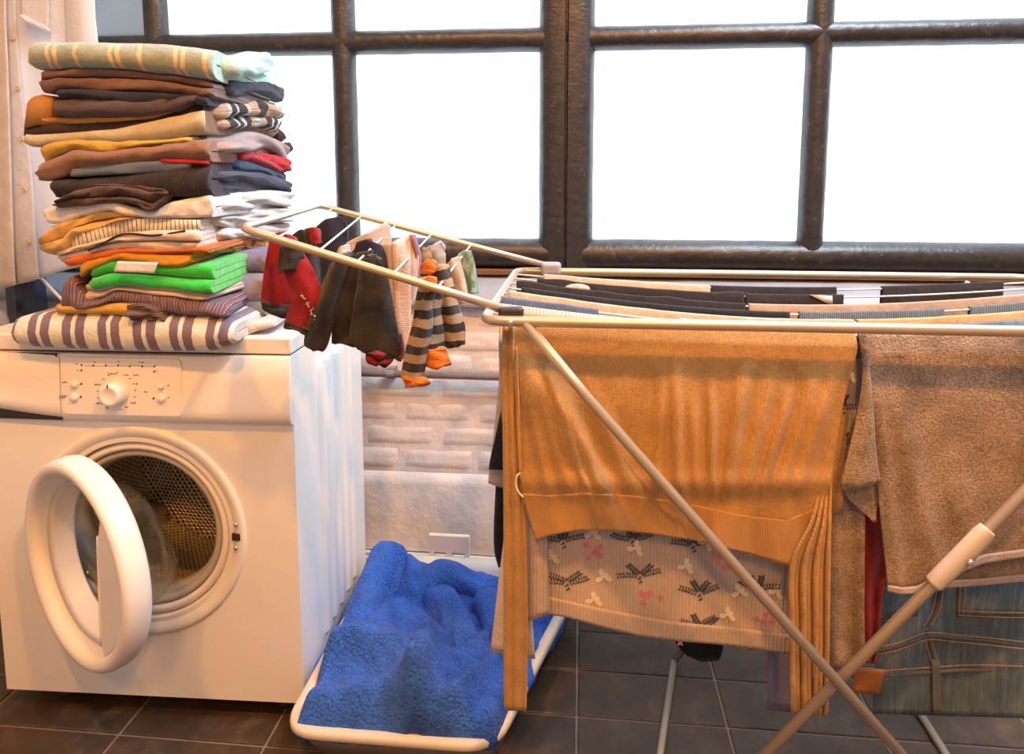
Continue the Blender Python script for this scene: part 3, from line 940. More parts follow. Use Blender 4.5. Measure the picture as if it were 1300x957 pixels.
crumple('sleeve', [(268, 296, 1.38), (296, 296, 1.5), (330, 294, 1.64), (362, 288, 1.76)], .030, m_wht, cr, .6, 15, 4, .25)
pile('ochre_linen_shirt', [(44, 312, 323), (52, 296, 324), (62, 287, 326), (80, 281, 322), (95, 277, 300), (120, 270, 292), (150, 268, 284), (172, 274, 281)], 4, fabric('ochre_linen', warm(214, 140, 58), weave=600, bump=.6),
     'ochre yellow linen shirt with loose folds at the left of the pile', 'shirt', seed=13, amp=.006)
s1, s2 = warm(222, 172, 108), warm(90, 66, 48)
pile('thin_striped_shirt', [(80, 313, 322), (93, 299, 320), (114, 290, 313), (137, 283, 303), (166, 278, 295), (208, 278, 293), (252, 279, 292)], 1, fabric('thin_stripe_jersey', s1, pattern=('u', .0088, [(0, s1), (.80, s2)])),
     'beige shirt with thin dark vertical stripes on its fold', 'shirt', seed=14, amp=.003, gap=1.0, front=1)
m_beige = fabric('beige_cotton', warm(220, 160, 100))
bg_ = pile('beige_shirt', [(64, 325, 329), (75, 318, 334), (104, 310, 326), (137, 301, 320), (154, 295, 319), (200, 292, 320), (254, 291, 321)], 4, m_beige, 'beige cotton shirt with dark trim folded below the thin-striped shirt', 'shirt', seed=15, amp=.004)
MB().tube([atY(x, y, 1.293) for x, y in ((112, 318), (125, 312), (138, 305), (152, 298), (170, 297), (192, 299), (212, 297), (235, 293))], .0022, 8, sm=4).mk('dark_trim', fabric('navy_trim', (.03, .03, .05)), bg_, label='dark trim edge')
pile('rust_shirt', [(72, 332, 336), (85, 328, 339), (99, 324, 337), (124, 318, 330), (154, 314, 323), (200, 316, 323), (262, 312, 322)], 2, fabric('rust_jersey', warm(206, 84, 24)), 'rust orange shirt showing as a thin line under the beige shirt', 'shirt', seed=16, amp=.002)
crumple('printed_scarf', [(258, 316, 1.37), (285, 312, 1.48), (312, 312, 1.6), (340, 312, 1.7)], .028, fabric('brown_print', cool(190, 120, 55), pattern=('u', .05, [(0, cool(196, 128, 60)), (.4, cool(120, 66, 34)), (.55, cool(204, 138, 70))], 0, 40, .05)), None, .55, 17, 5, .3, 'orange-brown bunched scarf at the right below the white sleeves', 'scarf')
pile('amber_shirt', [(93, 343, 354), (100, 336, 353), (112, 328, 343), (145, 320, 331), (180, 320, 336), (204, 323, 340), (227, 323, 342), (241, 322, 335)], 2, fabric('amber_jersey', warm(196, 110, 20)), 'amber brown shirt resting on the bright green towel', 'shirt', seed=17, amp=.003, depth=.34)
gt = pile('green_towel', [(106, 350, 361), (116, 338, 369), (141, 329, 364), (166, 331, 364), (198, 336, 367), (229, 338, 369), (252, 335, 372), (268, 337, 373)], 4, fabric('green_terry', (.035, .62, .06), weave=350, bump=1.0, fuzz=.3),
     'bright green terry towel with a cream label in the pile', 'towel', seed=18, amp=.003, depth=.25, shear=.13, jit=.012)
# cream label patch lies on the towel's upper front edge
v, f = [], []
for i in range(13):
    for j in range(5):
        px = 143 + (194 - 143) * i / 12 + (5 - j) * 1.2; py = 331.5 + (345 - 331.5) * j / 4 + .07 * (i * 2)
        v.append(tuple(atY(px, py, 1.281)))
for i in range(12):
    for j in range(4): a = i*5+j; f.append((a, a+1, a+6, a+5))
mk('towel_label', v, f, fabric('cream_label', warm(238, 200, 140)), gt, label='cream woven label', mods=[('SOLIDIFY', dict(thickness=.002))])
pile('beige_cloth', [(97, 372, 383), (104, 362, 386), (124, 365, 380), (145, 360, 371), (208, 366, 378), (250, 372, 383), (260, 375, 382)], 3, fabric('beige_towel', warm(206, 146, 94), weave=500, bump=.6), 'thin beige cloth folded just below the green terry towel', 'cloth', seed=19, amp=.002, depth=.28, shear=0)
q1, q2, q3, q4 = warm(112, 72, 56), warm(66, 44, 44), warm(176, 128, 84), warm(150, 72, 50)
pile('multi_striped_sweater', [(69, 384, 397), (74, 371, 398), (81, 352, 398), (90, 350, 398), (100, 374, 397), (124, 378, 390), (145, 368, 385), (175, 371, 389), (205, 376, 399), (250, 381, 404), (280, 388, 406), (287, 395, 403)], 2, fabric('multi_stripe_knit', q1, pattern=('u', .0135, [(0, q1), (.30, q3), (.38, q2), (.52, q4), (.66, q1), (.8, q3), (.86, q2)], 0, 14, .010), rib=('u', .003, .4)),
     'brown and purple finely striped sweater near the bottom of the pile', 'sweater', seed=20, amp=.004, depth=.22, shear=.2)
pile('mustard_cloth', [(63, 389, 397), (75, 386, 399), (120, 386, 400), (170, 384, 402), (205, 396, 404)], 2, fabric('mustard_jersey', warm(196, 122, 36)), 'mustard cloth under the finely striped sweater', 'cloth', seed=21, amp=.002, depth=.3)
crumple('brown_cloth', [(166, 396, 1.30), (182, 394, 1.30), (200, 396, 1.31), (216, 400, 1.32)], .020, fabric('brown_knit_ball', warm(116, 72, 42), knit=(.005, .6)), None, .75, 22, 6, .3, 'small brown bunched cloth on the striped beige towel', 'cloth')
m_lil = fabric('lilac_jersey', cool(128, 118, 142))
pile('lilac_shirt', [(228, 325, 343), (250, 320, 350), (300, 320, 352), (346, 320, 350)], 2, m_lil, 'lilac grey shirt at the right behind the green terry towel, upper of two', 'shirt', seed=23, amp=.009, Yf=1.50, depth=.26)
pile('lilac_shirt', [(232, 350, 374), (256, 347, 388), (300, 349, 390), (342, 347, 388)], 2, fabric('lilac_jersey_low', cool(138, 128, 150)), 'lilac grey shirt at the right behind the green terry towel, lower of two', 'shirt', seed=24, amp=.010, Yf=1.47, depth=.28)
pile('grey_blue_sweater', [(222, 376, 402), (255, 376, 410), (300, 384, 412), (338, 382, 403)], 2, fabric('grey_blue_knit', cool(120, 128, 142), knit=(.004, .5)), 'grey blue knitted sweater at the right just above the beige towel', 'sweater', seed=25, amp=.005, Yf=1.44, depth=.30)
b1, b2 = warm(232, 178, 112), warm(122, 80, 62)
pile('beige_striped_towel', [(10, 416, 431), (16, 404, 440), (40, 398, 444), (100, 395, 447), (200, 399, 450), (262, 402, 449), (284, 406, 444), (297, 412, 436)], 2, [fabric('beige_striped_terry', b1, weave=450, bump=.8, fuzz=.2, pattern=('u', .0747, [(0, b1), (.24, b2), (.48, b1), (.60, b2), (.86, b1)], .0)), m_wht],
     'beige towel with pairs of purple-brown stripes, lowest in the pile', 'towel', seed=26, amp=.002, lid=True, depth=.38, shear=.05, jit=.004)
pile('white_cloth', [(286, 422, 434), (306, 414, 428), (330, 410, 420), (346, 409, 416)], 1, m_wht, 'thin white cloth lying flat on the washing machine beside the beige towel', 'cloth', seed=27, amp=.002, lid=True, Yf=1.36, depth=.33, front=1, gap=1)

# ------------------------------------------------------------------ drying rack
M_tube = solid('champagne_steel_tube', (.50, .41, .30), .34, .55, var=.03)
M_wire = solid('white_coated_wire', (.72, .70, .67), .35, .2)
M_grey_pl = solid('grey_plastic', (.30, .29, .31), .45)
M_blk_pl = solid('black_plastic', (.03, .027, .025), .4)
M_beige_pl = solid('beige_plastic', (.52, .45, .36), .4)
RY0, RY1, RZ, RX0, RX1 = 1.075, 1.645, .952, -.150, .975
rack = empty('drying_rack', (.41, 1.36, 0), label='champagne coloured folding clothes drying rack loaded with washing, one wing raised', cat='drying rack')
def corner(c, a, b, r, n=6):    # rounded corner at c between directions a and b
    c, a, b = Vector(c), Vector(a).normalized(), Vector(b).normalized()
    out = []
    for i in range(n + 1):
        t = i / n
        out.append(c + a * r * (1 - t) ** 2 + b * r * t ** 2)
    return out
RT = .0082
pts = [Vector((.4, RY0, RZ))] + corner((RX0, RY0, RZ), (1, 0, 0), (0, 1, 0), .035) + corner((RX0, RY1, RZ), (0, -1, 0), (1, 0, 0), .035) + corner((RX1, RY1, RZ), (-1, 0, 0), (0, -1, 0), .035) + corner((RX1, RY0, RZ), (0, 1, 0), (-1, 0, 0), .035) + [Vector((.4, RY0, RZ))]
MB().tube(pts, RT, 14, cap=False).mk('top_frame', M_tube, rack)
WY = [1.580, 1.518, 1.455, 1.392, 1.328, 1.263, 1.197, 1.130]
SAG = [.026, .032, .042, .044, .046, .044, .038, .024]
def wz(i, x):
    t = (x - RX0) / (RX1 - RX0)
    return RZ + .001 - SAG[i] * 4 * t * (1 - t) * (.8 + .2 * 4 * t * (1 - t))
for i in range(8):
    MB().tube([(RX0 + (RX1 - RX0) * k / 40, WY[i], wz(i, RX0 + (RX1 - RX0) * k / 40)) for k in range(41)], .0019, 8).mk('wire', M_wire, rack)
# wing
W0, W1 = Vector((-.542, 1.082, 1.093)), Vector((-.622, 1.638, 1.104))
H0, H1 = Vector((-.108, 1.088, RZ + .013)), Vector((-.070, 1.632, RZ + .013))
d0, d1, de = (H0 - W0), (H1 - W1), (W1 - W0)
pts = [H0, H0.lerp(W0, .3), H0.lerp(W0, .6)] + corner(W0, d0, de, .03) + corner(W1, -de, d1, .03) + [H1.lerp(W1, .6), H1.lerp(W1, .3), H1]
MB().tube(pts, .0068, 14).mk('wing_frame', M_tube, rack)
wf = [(.13, .06), (.29, .185), (.43, .335), (.565, .49), (.73, .66)]
def wingpt(k, t):               # point along wing wire k, t from the front tube (0) to the back tube (1)
    a = W0.lerp(H0, wf[k][0]); b = W1.lerp(H1, wf[k][1])
    return a.lerp(b, t)
for k in range(5):
    MB().tube([wingpt(k, 0), wingpt(k, 1)], .0019, 8).mk('wing_wire', M_wire, rack)
# hinges
MB().box((-.128, RY0 + .002, RZ + .004), (-.088, RY0 + .022, RZ + .021)).mk('hinge', M_blk_pl, rack, smooth=False, mods=[bev(.006, 3)], label='black plastic hinge')
MB().box((-.092, RY1 - .024, RZ - .008), (-.046, RY1 + .012, RZ + .022)).mk('hinge', M_grey_pl, rack, smooth=False, mods=[bev(.008, 3)], label='grey plastic hinge')
def rivet(x, y, z, par=rack):
    T = lambda a, b, c: (x + a, y + b, z + c)
    MB().lathe([(.0052, .003), (.0052, -.001), (.004, -.0028), (.0006, -.0036)], T, 14, cap1=True).mk('rivet', M_chrome, par)
rivet(-.107, RY0 - .0075, RZ - .001)
# legs: two U frames crossing; front pair close to the viewer, rear pair by the wall
LA0, LA1 = atY(668, 416, 1.054), atY(1062, 864, 1.054)
LB0, LB1 = atY(1300, 625, 1.070), atY(1062, 866, 1.070)
def ext(p, q, z): t = (z - p[2]) / (q[2] - p[2]); return p + (q - p) * t
fa, fb = ext(LA0, LA1, .008), ext(LB0, LB1, .008)
ta, tb = ext(LA0, LA1, .95), ext(LB0, LB1, .945)
MB().tube([np.array([ta[0], 1.074, ta[2]]), ta + (fa - ta) * .12, fa], .0082, 14).mk('leg', M_tube, rack)
MB().tube([np.array([tb[0], 1.078, tb[2]]), tb + (fb - tb) * .12, fb], .0085, 14).mk('leg', M_tube, rack)
ra = np.array([fa[0], 1.62, .008]); rb = np.array([.235, 1.62, .008])
MB().tube([np.array([ta[0], 1.625, .945]), ra], .0082, 14).mk('leg', M_tube, rack)
MB().tube([np.array([tb[0], 1.605, .945]), rb], .0085, 14).mk('leg', M_tube, rack)
MB().tube([fa, ra], .008, 12).mk('foot_bar', M_tube, rack)
MB().tube([fb, rb], .008, 12).mk('foot_bar', M_tube, rack)
# plastic joint sleeve on the right leg
j0, j1 = atY(1184, 742, 1.066), atY(1254, 671, 1.066)
jd = (j1 - j0) / np.linalg.norm(j1 - j0); jn = np.array([jd[2], 0, -jd[0]])
v, f = [], []
n = 14
outl = [(0, -.013), (.0, .012), (.012, .0135), (1.0, .0125)]
for t, wl, wr in ((0, .0125, .0125), (.04, .0145, .0145), (.3, .0145, .0165), (.55, .0145, .018), (.9, .0145, .0165), (.97, .013, .014), (1.0, .0115, .0115)):
    c = j0 + (j1 - j0) * t
    for k in range(n):
        th = 2 * math.pi * k / n
        cx = math.cos(th); w = wr if cx > 0 else wl
        v.append(tuple(c + jn * (w * cx) + np.array([0, -1, 0]) * (.0115 * math.sin(th))))
for i in range(6):
    for k in range(n): f.append((i*n+k, i*n+(k+1) % n, (i+1)*n+(k+1) % n, (i+1)*n+k))
f.append(tuple(range(n))); f.append(tuple(6*n+k for k in range(n)))
mk('joint_sleeve', v, f, M_beige_pl, rack)
rp = atY(1231, 713, 1.054); rivet(rp[0], rp[1] - .003, rp[2])

# ------------------------------------------------------------------ hung washing
def resample(P, n):
    P = [np.array(p, float) for p in P]
    d = [0]
    for a, b in zip(P[:-1], P[1:]): d.append(d[-1] + np.linalg.norm(b - a))
    out = []
    for i in range(n + 1):
        t = d[-1] * i / n
        k = min(max(np.searchsorted(d, t, 'right') - 1, 0), len(P) - 2)
        w = 0 if d[k+1] == d[k] else (t - d[k]) / (d[k+1] - d[k])
        out.append(P[k] + (P[k+1] - P[k]) * w)
    return np.array(out)
def rowgrid(rows, nu, nv, hs=True):
    R = [resample(r, nu) for r in rows]
    ys = [r[:, 1].mean() for r in R]
    L = [0]
    for a, b in zip(R[:-1], R[1:]): L.append(L[-1] + max(1.0, np.abs((b - a)[:, 1]).mean()))
    G = []
    for j in range(nv + 1):
        t = L[-1] * j / nv
        k = min(max(int(np.searchsorted(L, t, 'right')) - 1, 0), len(R) - 2)
        w = (t - L[k]) / (L[k+1] - L[k])
        p0, p1, p2, p3 = R[max(k-1, 0)], R[k], R[k+1], R[min(k+2, len(R)-1)]
        if k - 1 < 0: p0 = 2 * p1 - p2
        if k + 2 > len(R) - 1: p3 = 2 * p2 - p1
        # monotone-ish catmull
        G.append(.5 * ((2*p1) + (p2-p0)*w*1.0 + (2*p0-5*p1+4*p2-p3)*w*w + (3*p1-p0-3*p2+p3)*w*w*w))
    return np.array(G)           # [nv+1][nu+1][2]
def hang(name, rows, mat, Y=1.13, fold=None, nu=60, nv=50, thick=.0024, wire=None, back=.18, parent=None, label=None, cat=None, group=None, uvs=1.0, Yfun=None, extra=(), backgap=.012, backfold=.006):
    """cloth traced row by row, hung at real depth; optional flap folded back over the wire it hangs from"""
    G = rowgrid(rows, nu, nv)
    v, uv = [], []
    P = np.zeros((nv + 1, nu + 1, 3))
    for j in range(nv + 1):
        for i in range(nu + 1):
            px, py = G[j, i]
            y = Yfun(px, py) if Yfun else Y
            if fold: y -= fold(i / nu, j / nv, px, py)
            P[j, i] = atY(px, py, y)
    if wire is not None:
        for i in range(nu + 1):      # first row rests on the wire
            x = P[0, i, 0]; dz = wz(wire, x) + .003 - P[0, i, 2]
            for j in range(nv + 1):
                k = max(0, 1 - j / max(1, nv * .25))
                P[j, i, 2] += dz * k
                P[j, i, 1] = P[j, i, 1] * (1 - max(0, 1 - j / (nv * .08 + 1))) + (WY[wire] - .0035) * max(0, 1 - j / (nv * .08 + 1))
    rowsP = [P[j] for j in range(nv + 1)]
    if back:
        top = rowsP[0]
        pre = []
        nb = 12
        for k in range(nb + 1):
            q = top.copy(); h = back * (1 - k / nb)
            q[:, 2] -= h
            w = min(1, h / .05)
            for i in range(nu + 1):
                q[i, 1] += .0035 + backgap * w + backfold * w * math.sin(i / nu * 17 + 3 * h) * (h / back)
            if k == nb: q[:, 2] += .0015; q[:, 1] -= .001
            pre.append(q)
        rowsP = pre + rowsP
    A = np.array(rowsP)
    nr = len(A)
    for j in range(nr):
        for i in range(nu + 1):
            v.append(tuple(A[j, i])); uv.append((A[j, i, 0] * uvs, (A[j, i, 2] if not (back and j < 13) else 2 * A[12, i, 2] - A[j, i, 2]) * uvs))
    f = []
    for j in range(nr - 1):
        for i in range(nu):
            a = j * (nu + 1) + i; f.append((a, a + 1, a + nu + 2, a + nu + 1))
    return mk(name, v, f, mat, parent, uvs=uv, label=label, cat=cat, group=group, mods=[('SOLIDIFY', dict(thickness=thick, offset=0))] + list(extra))
def sm(t): t = max(0, min(1, t)); return t * t * (3 - 2 * t)
def bump1(x, c, w): d = (x - c) / w; return math.exp(-d * d)

# --- garments on the inner wires, rear to front
def wired(name, i, px0, px1, df, db, mat, label, cat, seed=0, amp=.010, freq=22, thick=.0026, nu=70, lump=.0, parent=None):
    pyr = 355
    xa = atY(px0, pyr + 6 * i, WY[i])[0]; xb = atY(px1, pyr + 6 * i, WY[i])[0]
    v, uv = [], []
    prof = [(-1, k / 12) for k in range(12, 0, -1)] + [('t', a) for a in (0, .25, .5, .75, 1)] + [(1, k / 14) for k in range(1, 15)]
    rad = .0042
    for s, t in prof:
        for a in range(nu + 1):
            q = a / nu
            x = xa + (xb - xa) * q
            zz = wz(i, x) + .0035 + lump * max(0, nz(x * 14, seed, 2))
            if s == 't':
                th = math.pi * t
                y = WY[i] + rad * math.cos(th); z = zz + rad * .4 * math.sin(th)
            else:
                dr = (db if s == -1 else df) * (1 + .05 * nz(x * 5, seed, s))
                y = WY[i] + (rad if s == -1 else -rad)
                w = t ** .7
                y += (.005 if s == -1 else -.005) * w + amp * w * nz(x * freq * .4 + seed * 3, t * 1.2 + seed, s * 2.0)
                z = zz - dr * t
                x += .006 * w * nz(t * 3, seed, x * 3)
            v.append((x, y, z)); uv.append((x, z))
    m = nu + 1
    f = [(j*m+a, j*m+a+1, (j+1)*m+a+1, (j+1)*m+a) for j in range(len(prof) - 1) for a in range(nu)]
    return mk(name, v, f, mat, parent, uvs=uv, label=label, cat=cat, group='washing hung over the rack wires' if parent is None else None, mods=[('SOLIDIFY', dict(thickness=thick, offset=0))])
m_crm = fabric('cream_thin_cotton', (.62, .50, .36))
m_blk = fabric('black_denim', (.035, .030, .032), weave=1400)
m_tan = fabric('tan_cotton', (.46, .33, .23))
m_den = fabric('washed_denim', (.13, .19, .30), weave=1400, rib=('u', .0035, .5))
m_bgk = fabric('blue_grey_rib', (.20, .27, .34), rib=('u', .004, .9))
wired('cream_cloth', 0, 690, 900, .30, .30, m_crm, 'thin cream cloth over the rearmost wire at its left end', 'cloth', 1, lump=.004)
wired('black_trousers', 0, 903, 1062, .40, .40, m_blk, 'black garment over the rearmost wire, next to the cream cloth', 'trousers', 2)
wired('black_trousers', 0, 1120, 1273, .42, .40, m_blk, 'black garment over the rearmost wire at the right, past a gap', 'trousers', 3)
b = wired('black_shirt', 1, 682, 945, .38, .36, m_blk, 'black garment with wavy top over the second wire from the window, at left', 'shirt', 4, lump=.007)
c = atY(733, 357, 1.514)
mk('white_patch', [(c[0] + .028 * math.cos(t), 1.5115, wz(1, c[0]) + .006 - .013 + .011 * math.sin(t)) for t in np.linspace(0, 2*math.pi, 13)[:-1]] + [(c[0], 1.5110, wz(1, c[0]) - .005)], [(i, (i+1) % 12, 12) for i in range(12)], m_wht, b, mods=[('SOLIDIFY', dict(thickness=.002))], label='white patch')
b = wired('black_shirt', 1, 947, 1071, .40, .36, m_blk, 'black crumpled garment with white corner over the second wire, mid rack', 'shirt', 5, lump=.009)
c = atY(1046, 372, 1.514)
mk('white_corner', [(c[0] - .030, 1.5105, wz(1, c[0]) + .007), (c[0] + .016, 1.5105, wz(1, c[0]) + .005), (c[0] + .018, 1.5095, wz(1, c[0]) - .016), (c[0] - .004, 1.5095, wz(1, c[0]) - .006)], [(0, 1, 2, 3)], m_wht, b, mods=[('SOLIDIFY', dict(thickness=.002))], label='white corner')
wired('black_jumper', 2, 656, 947, .42, .36, m_blk, 'long black garment over the third wire from the window', 'jumper', 6, lump=.005)
wired('tan_shirt', 2, 951, 1330, .40, .36, m_tan, 'tan brown shirt over the third wire at the right', 'shirt', 7)
hang('black_sweatshirt', [[(662, 364), (830, 376), (1003, 394)], [(655, 430), (1003, 450)], [(632, 540), (1000, 545)], [(622, 585), (1000, 590)], [(621, 596), (1000, 602)]], fabric('dark_blue_denim', (.024, .026, .034), weave=1400), Y=1.388, wire=3, back=.3, fold=lambda u, v, x, y: .012 * v * math.sin(u * 19),
     label='dark garment over the fourth wire, its hem showing left of the orange cardigan', cat='sweatshirt', nv=30)
hang('white_shirt_tail', [[(640, 420), (700, 420)], [(628, 540), (700, 540)], [(621, 600), (700, 604)], [(620, 613), (636, 619), (700, 622)]], fabric('white_shirt_tail_cloth', (.62, .56, .50)), Y=1.43, back=0, fold=lambda u, v, x, y: .004 * math.sin(u * 9),
     label='white shirt hem showing just below the dark garment at the left end of the rack', cat='shirt', nv=20, nu=20)
hang('black_leggings', [[(650, 372), (760, 380)], [(640, 470), (752, 470)], [(630, 610), (742, 610)], [(627, 690), (732, 690)], [(633, 720), (700, 724)]], fabric('black_cotton', (.022, .021, .024)), Y=1.455, back=0, fold=lambda u, v, x, y: .006 * math.sin(u * 12),
     label='black leggings hanging lowest behind the left edge of the orange cardigan', cat='leggings', nv=30, nu=24)
wired('blue_grey_jumper', 3, 1015, 1199, .34, .30, m_bgk, 'ribbed blue-grey garment over the fourth wire, mid rack', 'jumper', 8, lump=.003)
wired('blue_grey_jumper', 3, 1232, 1390, .34, .30, m_bgk, 'ribbed blue-grey garment over the fourth wire, at the right edge', 'jumper', 9, lump=.003)
wired('beige_shirt_on_wire', 4, 645, 1085, .36, .32, fabric('beige_jersey_wire', (.60, .46, .32)), 'long beige shirt over the fifth wire from the window', 'shirt', 10, lump=.003)
wired('ochre_shirt_on_wire', 4, 1089, 1380, .36, .32, fabric('ochre_jersey_wire', (.56, .38, .19)), 'ochre shirt over the fifth wire at the right', 'shirt', 11, lump=.002)
wired('denim_shorts', 5, 637, 760, .34, .30, m_den, 'faded blue denim garment over the sixth wire at the left end', 'shorts', 12, lump=.003)
wired('pale_blue_cloth', 5, 862, 902, .30, .26, fabric('pale_blue_cotton', (.30, .42, .55)), 'narrow pale blue cloth over the sixth wire', 'cloth', 13)

# --- jeans, hung upside down on the sixth wire at the right
JY = 1.235
def jf(u, v, x, y): return .010 * v * math.sin(u * 9 + 1) + .004 * nz(x * .03, y * .03, 4)
def jeans_mat():
    g = N('indigo_denim')
    u, v = g.uv()
    tw = g.math('SINE', g.math('MULTIPLY', g.math('ADD', u, g.math('MULTIPLY', v, .7)), 4200))
    fade = g.noise(9, 5, .6)
    mp = g.n('ShaderNodeMapping'); mp.inputs['Scale'].default_value = (140, 140, 14)
    g.l(g.coord(), mp.inputs[0])
    streak = g.noise(1.0, 3, .6, mp.outputs[0])
    c = g.ramp(g.math('ADD', g.math('MULTIPLY', fade, .55), g.math('MULTIPLY', streak, .45)), [(.30, (.038, .070, .105)), (.52, (.10, .155, .20)), (.70, (.25, .31, .33))])
    nm = g.bump(tw, .25, .0008); nm = g.bump(g.noise(60, 4), .5, .003, nm)
    return g.end(c, .9, 0, nm)
m_jean = jeans_mat()
m_stitch = solid('orange_thread', (.52, .25, .09), .7)
jeans = hang('jeans', [[(1108, 408), (1340, 412)], [(1110, 560), (1340, 560)], [(1112, 700), (1345, 700)], [(1112, 800), (1345, 800)], [(1108, 905), (1345, 912)]], m_jean, Y=JY, wire=5, back=.35, fold=jf, nv=60, nu=60, thick=.004,
     label='blue jeans hanging upside down at the lower right behind the grey-brown top', cat='jeans')
def JP(x, y, off=.004):
    u = (x - 1110) / 232; v = (y - 410) / 498
    return atY(x, y, JY - jf(u, v, x, y) - off)
def seam(name, pts, mat, r=.0022, par=None, sm_=5):
    MB().tube([JP(x, y, .003) for x, y in pts], r, 8, sm=sm_).mk(name, mat, par or jeans)
m_dseam = fabric('seam_denim', (.13, .14, .14), weave=1400)
for pts in ([(1198, 690), (1196, 735), (1188, 775), (1177, 795)], [(1177, 800), (1180, 815), (1186, 840), (1188, 905)], [(1112, 826), (1140, 820), (1178, 807), (1215, 810), (1250, 813), (1310, 820)], [(1112, 858), (1180, 853), (1240, 850), (1310, 852)]):
    seam('seam', pts, m_dseam, .0034)
def stitches(pts, step=3.3, ln=2.2):
    mb = MB()
    P = catmull([Vector((x, y, 0)) for x, y in pts], 8)
    R = resample([(p.x, p.y) for p in P], 400)
    tot = sum(np.linalg.norm(R[i+1] - R[i]) for i in range(400)); k = int(tot / step)
    for i in range(k):
        a = R[int(400 * i / k)]; b = R[min(400, int(400 * (i + ln / step) / k))]
        if np.linalg.norm(b - a) < .5: continue
        mb.tube([JP(a[0], a[1], .0065), JP(b[0], b[1], .0065)], .0009, 5)
    return mb
lines = []
def off(pts, dx, dy): return [(x + dx, y + dy) for x, y in pts]
for base, offs in (([(1112, 826), (1140, 820), (1178, 807), (1215, 810), (1250, 813), (1310, 820)], ((0, -4), (0, 5))), ([(1196, 735), (1188, 775), (1177, 795)], ((-4, 0), (4, 0))), ([(1180, 815), (1186, 840)], ((-4, 0), (4, 0))),
                   ([(1112, 852), (1180, 847), (1240, 844), (1310, 846)], ((0, 0),)),
                   ([(1219, 735), (1217, 780)], ((0, 0), (6, 0))), ([(1217, 781), (1260, 783), (1310, 784)], ((0, 0), (0, -6))), ([(1113, 783), (1140, 779), (1162, 778)], ((0, 0), (0, 6)))):
    for o in offs:
        s = stitches(off(base, *o)).mk('stitching', m_stitch, jeans, smooth=False, kind='stuff', label='orange seam stitching')
def patch(name, corners, mat, offd=.005, n=6, th=.003, **kw):
    (a, b, c, d) = [np.array(q, float) for q in corners]
    v, f, uv = [], [], []
    for i in range(n + 1):
        for j in range(n + 1):
            p = (a * (1 - i/n) + b * (i/n)) * (1 - j/n) + (d * (1 - i/n) + c * (i/n)) * (j/n)
            v.append(tuple(JP(p[0], p[1], offd))); uv.append((v[-1][0], v[-1][2]))
    for i in range(n):
        for j in range(n): q = i*(n+1)+j; f.append((q, q+1, q+n+2, q+n+1))
    return mk(name, v, f, mat, jeans, uvs=uv, mods=[('SOLIDIFY', dict(thickness=th))], **kw)
patch('back_pocket', [(1217, 690), (1325, 690), (1325, 786), (1215, 783)], m_jean, .0042, 8)
patch('back_pocket', [(1090, 690), (1158, 690), (1164, 781), (1090, 788)], m_jean, .0042, 8)
patch('belt_loop', [(1183, 838), (1193, 838), (1195, 908), (1185, 908)], m_dseam, .009)
patch('leather_patch', [(1086, 846), (1123, 849), (1116, 880), (1080, 878)], solid('tan_leather', (.36, .15, .045), .5, var=.12, bump=.3), .010, label='tan leather label patch')

# --- red garment, floral top, small dark things behind
hang('red_shirt_on_rack', [[(1096, 408), (1330, 412)], [(1097, 520), (1250, 520)], [(1097, 640), (1180, 640)], [(1095, 730), (1126, 730)], [(1098, 820), (1115, 820)], [(1100, 842), (1109, 842)]], fabric('dark_red_cotton', (.55, .05, .04), var=.2), Y=1.195, wire=6, back=.2,
     fold=lambda u, v, x, y: .006 * math.sin(u * 7), label='dark red garment hanging in the gap left of the jeans', cat='shirt', nv=40, nu=24)
FYB = 1.158
def ff(u, v, x, y): return .007 * v * math.sin(x * .045 + .6 * math.sin(y * .02)) + .005 * v * v * nz(x * .02, y * .02, 9) - .004 * bump1(x, 700, 14) * v + .020 * sm((x - 1045) / 30)
m_flor = fabric('floral_rib_cotton', warm(186, 134, 86), weave=900, bump=.3, rib=('u', .0062, .35), wrinkle=.4, var=.06)
flor = hang('floral_pyjama_top', [[(633, 390), (860, 402), (1096, 410)], [(634, 470), (860, 470), (1096, 470)], [(640, 560), (860, 560), (1084, 560)], [(655, 640), (850, 640), (1046, 650)], [(668, 690), (840, 690), (1010, 716)], [(688, 745), (840, 755), (1008, 785)], [(694, 778), (720, 782), (762, 794), (812, 806), (860, 812), (930, 818), (1005, 829)]], m_flor, Y=FYB, wire=6, back=.2, fold=ff, nu=90, nv=70,
     label='beige ribbed pyjama top printed with flowers, hanging behind the orange cardigan', cat='pyjama top')
def FP(x, y, o): 
    v = (y - 400) / 420
    return atY(x, y, FYB - ff(0, max(0, min(1, v)), x, y) - o)
hang('hem_band', [[(694, 757), (762, 772), (860, 790), (930, 796), (1006, 806)], [(693, 779), (720, 783), (762, 795), (812, 807), (860, 813), (930, 819), (1006, 830)]], m_flor, Y=FYB - .003, back=0, fold=lambda u, v, x, y: ff(0, (y - 400) / 420, x, y), nu=70, nv=6, thick=.003, parent=flor)
hang('sleeve', [[(660, 560), (690, 560)], [(666, 640), (694, 640)], [(669, 690), (695, 690)], [(671, 740), (696, 740)], [(670, 789), (697, 780)]], m_flor, Y=1.145, back=0, fold=lambda u, v, x, y: .010 * math.sin(u * 3.1), nu=16, nv=24, parent=flor)
hang('sleeve', [[(646, 560), (676, 560)], [(642, 660), (676, 660)], [(633, 740), (674, 745)], [(623, 826), (650, 832), (679, 836)]], fabric('floral_sleeve_plain', warm(214, 158, 104), weave=900), Y=1.195, back=0, fold=lambda u, v, x, y: .012 * math.sin(u * 3.1), nu=20, nv=24, parent=flor)
